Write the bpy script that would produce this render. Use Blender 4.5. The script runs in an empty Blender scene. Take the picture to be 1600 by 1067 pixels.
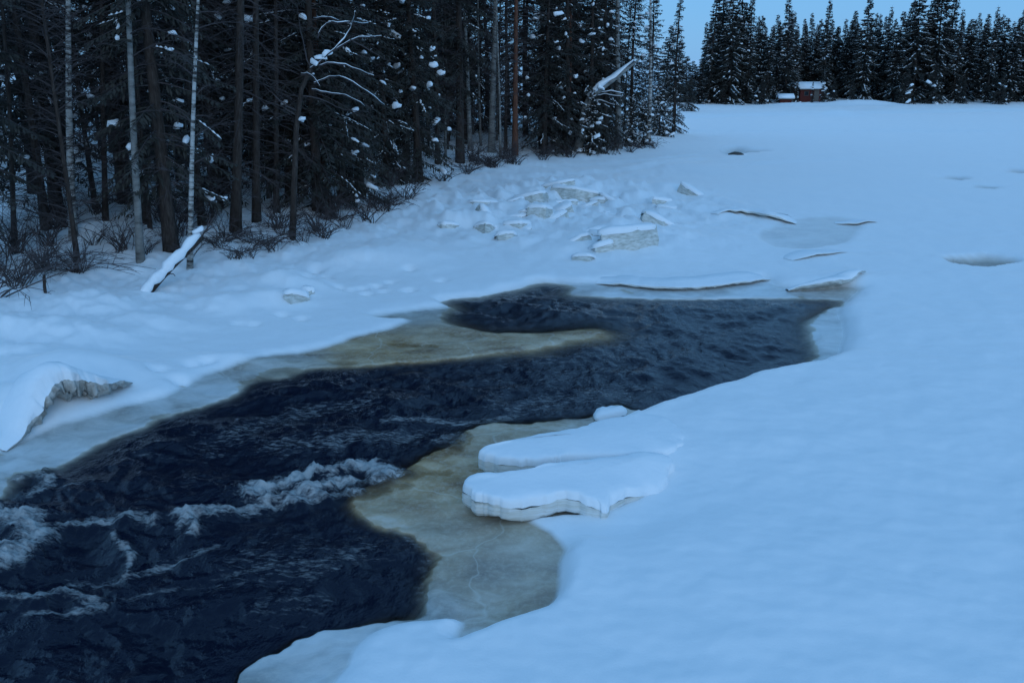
import bpy, math, random
import numpy as np
from mathutils import Vector, Matrix

scene = bpy.context.scene
C = bpy.context.collection
R = math.radians

# ------------------------------------------------------------------ camera, sky, sun, exposure
CAM_H, PITCH, F_PX = 5.5, R(16.3), 1500.0
cam_data = bpy.data.cameras.new("camera")
cam_data.sensor_width = 36.0
cam_data.lens = 36.0 * F_PX / 1600.0
cam_data.clip_start, cam_data.clip_end = 0.1, 6000.0
cam = bpy.data.objects.new("camera", cam_data)
C.objects.link(cam)
cam.location = (0, 0, CAM_H)
cam.rotation_euler = (R(90) - PITCH, 0, 0)
scene.camera = cam

SUN_EL, SUN_AZ = R(8), R(168)          # the last light: behind the camera, a little to the right (azimuth from +Y, clockwise)
world = bpy.data.worlds.new("World")
scene.world = world
world.use_nodes = True
wn, wl = world.node_tree.nodes, world.node_tree.links
wn.clear()
sky = wn.new("ShaderNodeTexSky")
sky.sky_type = 'NISHITA'
sky.sun_disc = False
sky.sun_elevation = SUN_EL
sky.sun_rotation = SUN_AZ
sky.altitude = 100
sky.air_density = 1.0
sky.dust_density = 0.3
sky.ozone_density = 6.0
veil = wn.new("ShaderNodeMix")            # thin even cloud over the whole dusk sky
veil.data_type = 'RGBA'
veil.inputs[0].default_value = 0.72
veil.inputs[7].default_value = (2.02, 4.9, 9.0, 1)
bg = wn.new("ShaderNodeBackground")
bg.inputs[1].default_value = 0.10
wout = wn.new("ShaderNodeOutputWorld")
wl.new(sky.outputs[0], veil.inputs[6])
wl.new(veil.outputs[2], bg.inputs[0])
wl.new(bg.outputs[0], wout.inputs[0])

sun_data = bpy.data.lights.new("sun", 'SUN')
sun_data.energy = 0.55
sun_data.angle = R(40)
sun_data.color = (0.72, 0.86, 1.0)
sun = bpy.data.objects.new("sun", sun_data)
C.objects.link(sun)
_el = R(20)
_d = Vector((math.sin(SUN_AZ) * math.cos(_el), math.cos(SUN_AZ) * math.cos(_el), math.sin(_el)))
sun.rotation_euler = _d.to_track_quat('Z', 'Y').to_euler()
sun.location = _d * 60

vs = scene.view_settings
vs.view_transform = 'Standard'
vs.look = 'None'
vs.exposure = 0.18
vs.gamma = 1.0
vs.use_curve_mapping = False
scene.cycles.max_bounces = 4
scene.cycles.diffuse_bounces = 3
scene.cycles.glossy_bounces = 2
scene.cycles.transparent_max_bounces = 4
scene.cycles.caustics_reflective = False
scene.cycles.caustics_refractive = False
scene.cycles.use_denoising = True
scene.cycles.use_adaptive_sampling = True
scene.cycles.adaptive_threshold = 0.025

# ------------------------------------------------------------------ helpers
_fw = np.array((0, math.cos(PITCH), -math.sin(PITCH)))
_up = np.array((0, math.sin(PITCH), math.cos(PITCH)))


def gp(px, py, z=0.0):
    """Where the line of sight through a point of the photograph meets the level z: a survey of the place from one station."""
    d = np.array(((px - 800) / F_PX, 0, 0)) + _up * (-(py - 533.5) / F_PX) + _fw
    t = (z - CAM_H) / d[2]
    return np.array((d[0] * t, d[1] * t))


def gps(rows, z=0.0):
    return np.array([gp(r[0], r[1], r[2] if len(r) > 2 else z) for r in rows])


def spline(pts, closed=True, n=4):
    """Catmull-Rom through 2-D or 3-D points."""
    p = np.asarray(pts, float)
    m = len(p)
    out = []
    for i in range(m if closed else m - 1):
        if closed:
            a, b, c, d = p[(i - 1) % m], p[i], p[(i + 1) % m], p[(i + 2) % m]
        else:
            a, b, c, d = p[max(i - 1, 0)], p[i], p[i + 1], p[min(i + 2, m - 1)]
        for k in range(n):
            t = k / n
            out.append(0.5 * ((2 * b) + (c - a) * t + (2 * a - 5 * b + 4 * c - d) * t * t + (3 * b - a - 3 * c + d) * t ** 3))
    if not closed:
        out.append(p[-1])
    return np.array(out)


_rng = np.random.RandomState(11)
_perm = np.concatenate([_rng.permutation(256)] * 3)
_ang = _rng.rand(256) * 2 * np.pi
_gx, _gy = np.cos(_ang), np.sin(_ang)


def pn(x, y, seed=0):
    """Gradient noise, about -0.7..0.7."""
    x = np.asarray(x, float) + seed * 17.31
    y = np.asarray(y, float) + seed * 9.77
    xi, yi = np.floor(x).astype(np.int64), np.floor(y).astype(np.int64)
    xf, yf = x - xi, y - yi
    u, v = xf * xf * xf * (xf * (xf * 6 - 15) + 10), yf * yf * yf * (yf * (yf * 6 - 15) + 10)

    def g(ix, iy, dx, dy):
        h = _perm[_perm[ix & 255] + (iy & 255)]
        return _gx[h] * dx + _gy[h] * dy
    n00, n10 = g(xi, yi, xf, yf), g(xi + 1, yi, xf - 1, yf)
    n01, n11 = g(xi, yi + 1, xf, yf - 1), g(xi + 1, yi + 1, xf - 1, yf - 1)
    a, b = n00 + u * (n10 - n00), n01 + u * (n11 - n01)
    return a + v * (b - a)


def fbm(x, y, octaves=4, seed=0, gain=0.5):
    s, a, f = 0.0, 1.0, 1.0
    for o in range(octaves):
        s = s + a * pn(x * f, y * f, seed + o)
        a *= gain
        f *= 2.03
    return s


def seg_dist(P, a, b):
    ab = b - a
    t = np.clip(((P - a) @ ab) / max(ab @ ab, 1e-9), 0, 1)
    return np.hypot(P[:, 0] - a[0] - t * ab[0], P[:, 1] - a[1] - t * ab[1])


def line_dist(P, line, reach=1e9):
    """Distance to an open polyline; beyond reach only 'far'."""
    out = np.full(len(P), 1e3)
    lo, hi = line.min(0) - reach, line.max(0) + reach
    m = np.nonzero((P[:, 0] > lo[0]) & (P[:, 0] < hi[0]) & (P[:, 1] > lo[1]) & (P[:, 1] < hi[1]))[0]
    if len(m):
        Q = P[m]
        d = np.full(len(m), 1e3)
        for i in range(len(line) - 1):
            d = np.minimum(d, seg_dist(Q, line[i], line[i + 1]))
        out[m] = d
    return out


def sdf(P, poly, reach=4.0):
    """Signed distance to a closed polygon, negative inside; beyond reach only 'far'."""
    out = np.full(len(P), 1e3)
    lo, hi = poly.min(0) - reach, poly.max(0) + reach
    m = np.nonzero((P[:, 0] > lo[0]) & (P[:, 0] < hi[0]) & (P[:, 1] > lo[1]) & (P[:, 1] < hi[1]))[0]
    if not len(m):
        return out
    Q = P[m]
    d = np.full(len(m), 1e3)
    ins = np.zeros(len(m), bool)
    k = len(poly)
    for i in range(k):
        a, b = poly[i], poly[(i + 1) % k]
        d = np.minimum(d, seg_dist(Q, a, b))
        if a[1] != b[1]:
            c = (a[1] > Q[:, 1]) != (b[1] > Q[:, 1])
            ins ^= c & (Q[:, 0] < (b[0] - a[0]) * (Q[:, 1] - a[1]) / (b[1] - a[1]) + a[0])
    out[m] = np.where(ins, -d, d)
    return out


def idw(P, ctrl, power=4.0):
    """Blend values given at (px, py, value) spots of the surveyed plane."""
    num, den = 0.0, 0.0
    for px, py, v in ctrl:
        c = gp(px, py)
        q = (P[:, 0] - c[0]) ** 2 + (P[:, 1] - c[1]) ** 2
        w = 1.0 / ((q * q if power == 4 else q * np.sqrt(q)) + 1e-3)
        num, den = num + w * v, den + w
    return num / den


class Raster:
    """A field worked out once on a regular grid and read by bilinear interpolation."""
    def __init__(self, fn, x0, x1, y0, y1, step, far):
        self.x0, self.y0, self.step, self.far = x0, y0, step, far
        xs, ys = np.arange(x0, x1, step), np.arange(y0, y1, step)
        gx, gy = np.meshgrid(xs, ys)
        self.v = fn(np.stack([gx.ravel(), gy.ravel()], 1)).reshape(gx.shape)

    def __call__(self, P):
        fx, fy = (P[:, 0] - self.x0) / self.step, (P[:, 1] - self.y0) / self.step
        ok = (fx > 0) & (fy > 0) & (fx < self.v.shape[1] - 1.001) & (fy < self.v.shape[0] - 1.001)
        fx, fy = np.where(ok, fx, 0), np.where(ok, fy, 0)
        i, j = fy.astype(int), fx.astype(int)
        a, b = fy - i, fx - j
        v = self.v
        out = (v[i, j] * (1 - a) + v[i + 1, j] * a) * (1 - b) + (v[i, j + 1] * (1 - a) + v[i + 1, j + 1] * a) * b
        return np.where(ok, out, self.far)


def sdf_raster(poly, step, reach=4.0):
    lo, hi = poly.min(0) - reach + .1, poly.max(0) + reach - .1
    return Raster(lambda P: np.minimum(sdf(P, poly, reach), reach + 2), lo[0], hi[0], lo[1], hi[1], step, 1e3)


def idw_raster(ctrl, far, power=4):
    return Raster(lambda P: idw(P, ctrl, power), -34, 40, 2, 76, .25, far)


def sstep(a, b, x):
    t = np.clip((x - a) / (b - a), 0, 1)
    return t * t * (3 - 2 * t)


# ------------------------------------------------------------------ material helpers
def mat(name, base=(0.5, 0.5, 0.5), rough=0.7, spec=0.3):
    m = bpy.data.materials.new(name)
    m.use_nodes = True
    b = m.node_tree.nodes["Principled BSDF"]
    b.inputs["Base Color"].default_value = (*base, 1)
    b.inputs["Roughness"].default_value = rough
    b.inputs["Specular IOR Level"].default_value = spec
    return m, m.node_tree.nodes, m.node_tree.links, b


def nd(nodes, kind, **kw):
    n = nodes.new(kind)
    for k, v in kw.items():
        setattr(n, k, v)
    return n


def noise_node(nodes, links, coord, scale, detail=4, rough=0.55, stretch=None, rot=0.0):
    src = coord
    if stretch is not None:
        mp = nodes.new("ShaderNodeMapping")
        mp.inputs["Rotation"].default_value = (0, 0, rot)
        mp.inputs["Scale"].default_value = stretch
        links.new(coord, mp.inputs["Vector"])
        src = mp.outputs[0]
    n = nodes.new("ShaderNodeTexNoise")
    n.inputs["Scale"].default_value = scale
    n.inputs["Detail"].default_value = detail
    n.inputs["Roughness"].default_value = rough
    links.new(src, n.inputs["Vector"])
    return n.outputs["Fac"]


def ramp(nodes, links, fac, stops):
    r = nodes.new("ShaderNodeValToRGB")
    e = r.color_ramp.elements
    while len(e) < len(stops):
        e.new(0.5)
    for k, (p, c) in enumerate(stops):
        e[k].position = p
        e[k].color = (*c, 1) if len(c) == 3 else c
    links.new(fac, r.inputs[0])
    return r.outputs[0]


def mixc(nodes, links, fac, a, b):
    m = nodes.new("ShaderNodeMix")
    m.data_type = 'RGBA'
    for sock, v in ((m.inputs[0], fac), (m.inputs[6], a), (m.inputs[7], b)):
        if hasattr(v, "links"):
            links.new(v, sock)
        elif isinstance(v, (int, float)):
            sock.default_value = v
        else:
            sock.default_value = (*v, 1)
    return m.outputs[2]


def mth(nodes, links, op, a, b=0.0, clamp=False):
    m = nodes.new("ShaderNodeMath")
    m.operation = op
    m.use_clamp = clamp
    for sock, v in ((m.inputs[0], a), (m.inputs[1], b)):
        if hasattr(v, "links"):
            links.new(v, sock)
        else:
            sock.default_value = v
    return m.outputs[0]


def bump(nodes, links, height, strength, dist, bsdf, normal=None):
    b = nodes.new("ShaderNodeBump")
    b.inputs["Strength"].default_value = strength
    b.inputs["Distance"].default_value = dist
    links.new(height, b.inputs["Height"])
    if normal is not None:
        links.new(normal, b.inputs["Normal"])
    if bsdf is not None:
        links.new(b.outputs[0], bsdf.inputs["Normal"])
    return b.outputs[0]


# ------------------------------------------------------------------ the snow-covered ground with the river ice
WATER = spline(gps([
    (-420, 960), (-200, 850), (-60, 805), (8, 778), (28, 757), (56, 745), (93, 734), (132, 713), (174, 690), (208, 678), (261, 656),
    (332, 636), (377, 615), (405, 599), (450, 592), (494, 579), (556, 576), (634, 569), (712, 564), (775, 556), (837, 550),
    (880, 541), (930, 531), (962, 521), (930, 512), (860, 516), (800, 518), (769, 516), (722, 507), (697, 496), (712, 482), (690, 472), (730, 468),
    (760, 466), (806, 455), (838, 446), (869, 445), (890, 450), (884, 461), (930, 465), (987, 468), (1042, 470), (1159, 468), (1245, 470), (1306, 473),
    (1276, 488), (1256, 503), (1262, 525), (1262, 555, .2), (1187, 568, .25), (1125, 587, .25), (1070, 604, .25), (1010, 624, .2), (960, 630), (925, 648),
    (880, 654), (820, 658), (756, 662), (721, 674), (706, 688), (660, 709), (649, 720), (617, 734), (592, 745), (543, 770), (534, 791),
    (564, 812), (582, 830), (628, 839), (649, 851), (671, 869), (664, 891), (660, 933), (653, 958), (610, 965), (557, 976), (489, 991), (444, 1007),
    (387, 1037), (366, 1063), (330, 1120), (270, 1300), (150, 1600), (-300, 1600), (-700, 1300)]), n=3)
ICE = spline(gps([
    (-600, 900), (-200, 780), (-100, 742), (0, 707), (40, 691), (84, 674), (152, 655), (219, 633), (261, 623), (295, 604), (337, 584),
    (416, 561), (456, 555), (516, 544), (556, 529), (600, 519), (640, 502), (600, 499), (584, 496), (640, 489), (700, 481), (690, 473),
    (730, 467), (760, 465), (806, 454), (838, 444), (869, 443), (901, 446), (963, 446), (1042, 453), (1090, 453), (1150, 446), (1194, 439),
    (1215, 448), (1240, 453), (1300, 453), (1345, 457), (1320, 470, .1), (1314, 485, .15), (1320, 505, .2), (1315, 535, .25), (1290, 548, .28),
    (1249, 556, .3), (1187, 567, .3), (1125, 586, .3), (1070, 603, .3), (1010, 621, .3), (985, 640, .2), (950, 655, .2), (908, 666, .25), (870, 674, .25), (850, 700, .1),
    (860, 740, .1), (900, 772, .05), (955, 785, .05), (985, 780, .05), (960, 798), (930, 804), (880, 808), (830, 815), (842, 826), (867, 841), (885, 862), (876, 883),
    (873, 923), (860, 951), (806, 971), (735, 997), (706, 1006), (722, 986), (722, 976), (690, 972), (640, 975), (590, 992), (557, 1016),
    (542, 1045), (522, 1070), (480, 1160), (430, 1300), (300, 1700), (-300, 1800), (-900, 1400)]), n=3)
LAND = np.array([tuple(gp(*q)) for q in [
    (-500, 560, .6), (-200, 510, .6), (0, 468, .6), (120, 445, .6), (220, 418, .6), (330, 412, .6), (430, 395, .6), (520, 365, .6), (590, 335, .5), (650, 305, .5),
    (720, 272, .5), (820, 252, .4), (920, 240, .4), (1000, 231, .3), (1040, 212, .3)]] +
    [(12, 80), (9, 92), (14, 104), (20, 113), (30, 118), (44, 119), (57, 121), (85, 121), (130, 122), (260, 150), (500, 180), (500, 2600), (-2600, 2600), (-2600, 5), (-60, 5)])
HOLES = [  # slots and puddles sunk in the snow cover of the far ice: outline, depth
    (spline(gps([(1472, 412), (1500, 409), (1540, 408), (1592, 416), (1560, 424), (1540, 427), (1505, 425)]), n=3), 0.24, .9, .45),
    (spline(gps([(1185, 378), (1225, 357), (1290, 349), (1345, 356), (1338, 372), (1322, 389), (1260, 400), (1205, 396)]), n=3), 0.07, .34, 0.0),
    (spline(gps([(1466, 284), (1490, 282), (1512, 284), (1495, 287)]), n=3), 0.3, .9, 1.0),
    (spline(gps([(1520, 299), (1540, 298), (1562, 300), (1540, 302)]), n=3), 0.2, .9, 1.0),
    (spline(gps([(1572, 273), (1590, 271), (1620, 275), (1595, 277)]), n=3), 0.35, .9, 1.0),
    (spline(gps([(1131, 240), (1150, 235), (1170, 239), (1205, 240), (1165, 243), (1140, 245)]), n=3), 0.4, .9, 1.0),
]
BUMPS = [  # px, py, level, radius along x, radius along y, height
    (450, 436, .4, .9, .8, .42), (420, 462, .3, .6, .4, .22), (345, 470, .3, .8, .6, .25), (250, 498, .3, .9, .5, .22), (170, 470, .4, 1.2, .7, .25),
    (60, 505, .4, 1.6, .6, .3), (150, 520, .3, 1.0, .5, .2), (20, 545, .3, 1.0, .4, .2), (110, 572, .3, 1.3, .7, .42), (40, 620, .3, .9, .6, .38), (345, 560, .1, 1.0, .3, .1),
    (150, 372, .8, 1.2, .9, .4), (60, 330, .9, 1.8, 1.5, .4), (835, 305, .3, 2.0, 1.6, .35), (910, 302, .3, 2.0, 1.4, .35), (790, 345, .3, 2.5, 2, .25),
    (990, 372, .2, 1.8, 1.5, .3), (930, 385, .2, 2.0, 1.3, .2), (1020, 345, .2, 1.4, 1.2, .25), (950, 300, .2, 1.7, 1.3, .2), (720, 330, .3, 2, 2, .3),
    (620, 390, .4, 1.5, 1.5, .25), (560, 400, .4, 1.6, .8, .2), (1320, 440, .1, .9, .8, .12), (1308, 182, .2, 2.2, 2.5, .6), (1060, 262, .2, 2.6, 2.4, .2), (1030, 300, .2, 1.6, 1.5, .2),
    (1325, 161, .6, 3.0, 1.5, .5), (1372, 161, .6, 2.6, 1.3, .45), (1250, 163, .5, 4.0, 1.2, .35), (700, 355, .3, 1.0, .8, .2), (860, 340, .2, 1.2, 1.0, .18)]
PRINTS = [(492, 421, .3), (530, 448, .2), (548, 450, .2), (566, 447, .2), (588, 443, .2), (610, 437, .2), (640, 422, .2), (572, 455, .2), (600, 450, .2), (640, 449, .2), (690, 441, .1),
          (300, 572, .1), (325, 566, .1), (247, 585, .1), (279, 596, .1), (508, 428, .3), (480, 440, .3), (372, 492, .3), (395, 500, .2), (440, 478, .3), (470, 490, .2)]


F_THICK = idw_raster([(1100, 650, .30), (1250, 600, .30), (950, 690, .30), (900, 900, .26), (850, 1000, .22), (700, 1040, .16), (600, 1040, .10), (560, 1100, .10),
                            (300, 560, .10), (150, 620, .14), (500, 520, .10), (650, 470, .12), (850, 430, .16), (1050, 430, .20), (1250, 430, .20), (1360, 460, .2),
                            (1345, 520, .22), (960, 800, .14), (870, 830, .08), (1100, 900, .30), (1000, 400, .25), (700, 380, .25)], .28)
F_SLOPE = idw_raster([(950, 522, 2.2), (820, 517, 1.3), (600, 575, .5), (540, 790, .5), (620, 835, .3), (670, 880, .45), (660, 930, .5), (700, 690, .5), (480, 990, .12), (1260, 520, 1.0), (1100, 590, .1),
                             (1100, 470, .25), (300, 640, .4), (150, 700, .5), (0, 780, .5), (900, 655, .4)], .3)
F_STAIN = idw_raster([(640, 720, 1), (700, 760, .95), (560, 780, .8), (720, 880, .6), (600, 548, .95), (700, 535, .8), (800, 525, .9), (900, 518, .95), (800, 880, .45), (800, 950, .55), (750, 985, .6),
                                (200, 690, .12), (300, 625, .1), (420, 580, .25), (60, 720, .1), (1000, 462, .05), (1150, 456, .05), (640, 490, .05), (1300, 515, .0), (1305, 450, .8), (560, 1000, .0), (620, 972, .05),
                                (480, 1040, .0), (800, 668, .7), (950, 650, .4), (850, 800, .6)], 0.0, 3)
F_WHITE = idw_raster([(640, 720, .05), (700, 880, .1), (820, 880, .15), (600, 550, 0), (760, 520, .0), (200, 690, .52), (300, 625, .56), (60, 720, .62), (0, 760, .6), (1000, 462, .75), (1150, 456, .75), (640, 490, .25),
                                (1300, 515, .65), (560, 1000, .6), (620, 972, .5), (480, 1040, .65), (400, 1060, .55), (800, 668, .25), (950, 648, .35), (700, 535, .25), (1530, 417, .1)], 0.0, 3)
S_ICE, S_WATER = sdf_raster(ICE, .08), sdf_raster(WATER, .08)


def ground_h(P, full=False):
    x, y = P[:, 0], P[:, 1]
    r = np.hypot(x, y)
    wob = 0.10 * fbm(x * 1.1, y * 1.1, 4, 3)
    dI = S_ICE(P) + 0.5 * wob
    dW = S_WATER(P) + 0.8 * wob + 0.05 * pn(x * 6, y * 6, 8)
    dL = sdf(P, LAND, 14.0)
    dL = np.where(dL > 900, 20.0, dL)
    # thickness of the snow cover along the ice edges
    T = F_THICK(P)
    wid = np.where(x > 2, .30, .22)
    wid = wid + .00035 * r * r
    q = np.clip(dI / wid, 0, 1)
    edge = (1 - (1 - q) ** 2.2) * .85 + .15 * sstep(0, 3.5, dI)
    icez = 0.028 + .03 * fbm(x * 1.6, y * 1.6, 3, 5)
    gw = F_SLOPE(P)
    z = icez + T * np.where(dI > 0, edge, 0)
    sink = sstep(-gw, gw * .25 + .05, dW)
    z = np.where(dW < gw, np.minimum(z, -0.55 + (0.55 + icez) * sink + np.where(dI > 0, T * edge, 0)), z)
    dry = sstep(0.0, 1.2, dI)
    # gentle relief of the snow
    z += dry * (.05 * fbm(x * .22, y * .22, 3, 21) + .018 * fbm(x * .9, y * 1.5, 3, 23))
    left = sstep(4.0, -2.0, x - (y - 24) * .55 + 6) * sstep(60, 40, r)     # lumpy drifts between the river and the trees
    z += dry * left * (.16 * fbm(x * .75, y * .9, 4, 31) + .14 * np.abs(fbm(x * 1.5, y * 1.8, 4, 37)))
    # rough broken ice under the snow in mid river
    c = gp(880, 335)
    rough = np.exp(-(((x - c[0]) / 6.5) ** 2 + ((y - c[1]) / 8.0) ** 2) ** 1.5)
    z += rough * (.60 * np.abs(fbm(x * .55, y * .45, 4, 41)) + .26 * np.maximum(fbm(x * 1.3, y * 1.1, 3, 43), -.1))
    # the wooded bank
    bank = sstep(3.5, -4.0, dL)
    z += bank * (np.where(r > 90, .08, .55) + .10 * fbm(x * .6, y * .6, 4, 51)) + sstep(0, -40, dL) * 2.2 + sstep(-20, -200, dL) * 3.0
    for px, py, lv, rx, ry, h in BUMPS:
        cx, cy = gp(px, py, lv)
        m = (np.abs(x - cx) < rx * 3) & (np.abs(y - cy) < ry * 3)
        z[m] += h * np.exp(-((x[m] - cx) / rx) ** 2 - ((y[m] - cy) / ry) ** 2)
    for px, py, lv in PRINTS:
        cx, cy = gp(px, py, lv)
        m = (np.abs(x - cx) < 1) & (np.abs(y - cy) < 1.5)
        z[m] -= .16 * np.exp(-(((x[m] - cx) / .16) ** 2 + ((y[m] - cy) / .13) ** 2))
    mw = .025 + .00022 * r * r
    ice = sstep(mw, -mw, dI)
    dark = np.zeros(len(P))
    for poly, depth, amount, dk in HOLES:
        d = sdf(P, poly)
        s = sstep(.10 + .0001 * r * r, -.12 - .0001 * r * r, d)
        z -= depth * s
        dark = np.maximum(dark, sstep(.0, -.15 - .0001 * r * r, d) * dk)
        ice = np.maximum(ice, sstep(.02 + .0001 * r * r, -.05 - .0001 * r * r, d) * amount)
    # snowmobile track and trodden lines on the far ice
    for pts, hgt, w in (([(1050, 186), (1150, 183), (1300, 180), (1450, 177), (1640, 174)], .16, 1.3), ([(770, 268), (900, 262), (1000, 254), (1080, 244)], .10, .35),
                        ([(760, 285), (880, 276), (1000, 266), (1090, 250)], .10, .4), ([(1120, 262), (1200, 256), (1330, 250)], .05, .5)):
        d = line_dist(P, spline(gps(pts, .1), False, 4), 8)
        z += hgt * np.exp(-(d / w) ** 2) - .6 * hgt * np.exp(-((d - 2.2 * w) / w) ** 2)
    if not full:
        return z
    stain, white = F_STAIN(P), F_WHITE(P)
    return z, ice, stain, white, dark


def axis_rows(parts):
    return np.unique(np.concatenate(parts))


TH = axis_rows([np.linspace(-math.pi, R(-37), 60), np.linspace(R(-37), R(35), 660), np.linspace(R(35), math.pi, 60)])
_e = np.linspace(R(41), R(4.3), 560)
RR = axis_rows([np.linspace(0.3, 6.2, 24), CAM_H / np.tan(_e), np.linspace(73.5, 150, 130), np.geomspace(152, 2800, 50)])
tt, rr = np.meshgrid(TH, RR)
GP = np.stack([(np.sin(tt) * rr).ravel(), (np.cos(tt) * rr).ravel()], 1)
GZ, g_ice, g_stain, g_white, g_dark = ground_h(GP, True)
ZG = GZ.reshape(tt.shape)


def gz(x, y):
    """Height of the built ground at a spot."""
    r, t = math.hypot(x, y), math.atan2(x, y)
    i = min(max(np.searchsorted(RR, r) - 1, 0), len(RR) - 2)
    j = min(max(np.searchsorted(TH, t) - 1, 0), len(TH) - 2)
    a, b = (r - RR[i]) / (RR[i + 1] - RR[i]), (t - TH[j]) / (TH[j + 1] - TH[j])
    return float((ZG[i, j] * (1 - a) + ZG[i + 1, j] * a) * (1 - b) + (ZG[i, j + 1] * (1 - a) + ZG[i + 1, j + 1] * a) * b)


def gpg(px, py):
    """The spot on the built ground that the photograph shows at (px, py)."""
    z = .4
    for _ in range(14):
        q = gp(px, py, min(z, 5.0))
        z = .5 * z + .5 * gz(q[0], q[1])
    q = gp(px, py, z)
    return Vector((q[0], q[1], gz(q[0], q[1])))


def grid_mesh(name, xyz, nr, nc):
    me = bpy.data.meshes.new(name)
    idx = np.arange(nr * nc).reshape(nr, nc)
    f = np.stack([idx[:-1, :-1], idx[:-1, 1:], idx[1:, 1:], idx[1:, :-1]], -1).reshape(-1, 4)[:, ::-1]
    return fill_mesh(me, xyz, f)


def fill_mesh(me, xyz, f):
    me.vertices.add(len(xyz))
    me.vertices.foreach_set("co", np.ascontiguousarray(xyz, np.float32).ravel())
    me.loops.add(f.size)
    me.loops.foreach_set("vertex_index", np.ascontiguousarray(f, np.int32).ravel())
    me.polygons.add(len(f))
    me.polygons.foreach_set("loop_start", np.arange(0, f.size, 4, dtype=np.int32))
    me.polygons.foreach_set("loop_total", np.full(len(f), 4, np.int32))
    me.update(calc_edges=True)
    me.polygons.foreach_set("use_smooth", np.ones(len(f), bool))
    return me


def add_attr(me, name, rgba):
    a = me.color_attributes.new(name, 'FLOAT_COLOR', 'POINT')
    a.data.foreach_set("color", np.ascontiguousarray(rgba, np.float32).ravel())


FLOW = math.atan2(-1.0, -1.05)          # the current runs towards the camera and to the left

# ---- ground material: snow, and the wet humus-stained ice along the open water
m_ground, n_, l_, b_ = mat("snow_and_river_ice", (.86, .88, .9), .62, .25)
tc = n_.new("ShaderNodeTexCoord").outputs["Object"]
at = nd(n_, "ShaderNodeAttribute", attribute_name="zone")
sep = n_.new("ShaderNodeSeparateColor")
l_.new(at.outputs["Color"], sep.inputs[0])
warp = n_.new("ShaderNodeVectorMath"); warp.operation = 'MULTIPLY_ADD'
wnz = n_.new("ShaderNodeTexNoise"); wnz.inputs["Scale"].default_value = .8; wnz.inputs["Detail"].default_value = 3
l_.new(tc, wnz.inputs["Vector"]); l_.new(wnz.outputs["Color"], warp.inputs[0]); warp.inputs[1].default_value = (1.6, 1.6, 0); l_.new(tc, warp.inputs[2])
streak = noise_node(n_, l_, warp.outputs[0], .8, 5, .55, (1.0, 2.0, 1.0), -FLOW)
patch = noise_node(n_, l_, tc, 0.9, 4, .55)
yel = ramp(n_, l_, mth(n_, l_, 'ADD', mth(n_, l_, 'MULTIPLY', streak, .6), mth(n_, l_, 'MULTIPLY', patch, .4)),
           [(.37, (.20, .105, .04)), (.45, (.34, .21, .095)), (.53, (.47, .325, .175)), (.66, (.58, .44, .28))])
gry = ramp(n_, l_, streak, [(.35, (.30, .31, .30)), (.5, (.40, .41, .39)), (.66, (.50, .51, .49))])
icec = mixc(n_, l_, sep.outputs[1], gry, yel)
vor = n_.new("ShaderNodeTexVoronoi"); vor.feature = 'DISTANCE_TO_EDGE'; vor.inputs["Scale"].default_value = .55
l_.new(warp.outputs[0], vor.inputs["Vector"])
crk = ramp(n_, l_, vor.outputs["Distance"], [(.0, (1, 1, 1)), (.014, (0, 0, 0))])
icec = mixc(n_, l_, mth(n_, l_, 'MULTIPLY', crk, .35), icec, (.68, .66, .58))
mot = noise_node(n_, l_, tc, 14.0, 5, .7)
icec = mixc(n_, l_, ramp(n_, l_, mot, [(.45, (0, 0, 0)), (.75, (.4, .4, .4))]), icec, (.66, .62, .52))
n_wm = n_.new("ShaderNodeMath"); n_wm.operation = 'MULTIPLY_ADD'; n_wm.use_clamp = True
l_.new(streak, n_wm.inputs[0]); n_wm.inputs[1].default_value = 1.6
off = mth(n_, l_, 'SUBTRACT', mth(n_, l_, 'MULTIPLY', sep.outputs[2], 1.5), 1.25)
l_.new(off, n_wm.inputs[2])
icec = mixc(n_, l_, n_wm.outputs[0], icec, (.74, .77, .79))
snowc = mixc(n_, l_, patch, (.83, .86, .88), (.88, .895, .91))
icec = mixc(n_, l_, at.outputs["Alpha"], icec, (.06, .065, .07))
l_.new(mixc(n_, l_, sep.outputs[0], snowc, icec), b_.inputs["Base Color"])
rgh = n_.new("ShaderNodeMix"); rgh.data_type = 'FLOAT'
l_.new(sep.outputs[0], rgh.inputs[0]); rgh.inputs[2].default_value = .65; rgh.inputs[3].default_value = .2
l_.new(rgh.outputs[0], b_.inputs["Roughness"])
l_.new(mth(n_, l_, 'MULTIPLY', mth(n_, l_, 'SUBTRACT', 1.0, sep.outputs[0]), .65), b_.inputs["Sheen Weight"])
b_.inputs["Sheen Roughness"].default_value = .28
b_.inputs["Sheen Tint"].default_value = (1, 1, 1, 1)
bn = bump(n_, l_, noise_node(n_, l_, tc, 34.0, 4, .7), .22, .02, None)
bump(n_, l_, noise_node(n_, l_, tc, 3.0, 4, .6, (1.0, 2.2, 1.0), .5), .045, .03, b_, bn)

me = grid_mesh("snow_ground", np.column_stack([GP, GZ]), *tt.shape)
add_attr(me, "zone", np.column_stack([g_ice, g_stain, g_white, g_dark]))
me.materials.append(m_ground)
ground = bpy.data.objects.new("snow_ground", me)
C.objects.link(ground)
ground["kind"] = "structure"

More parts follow.
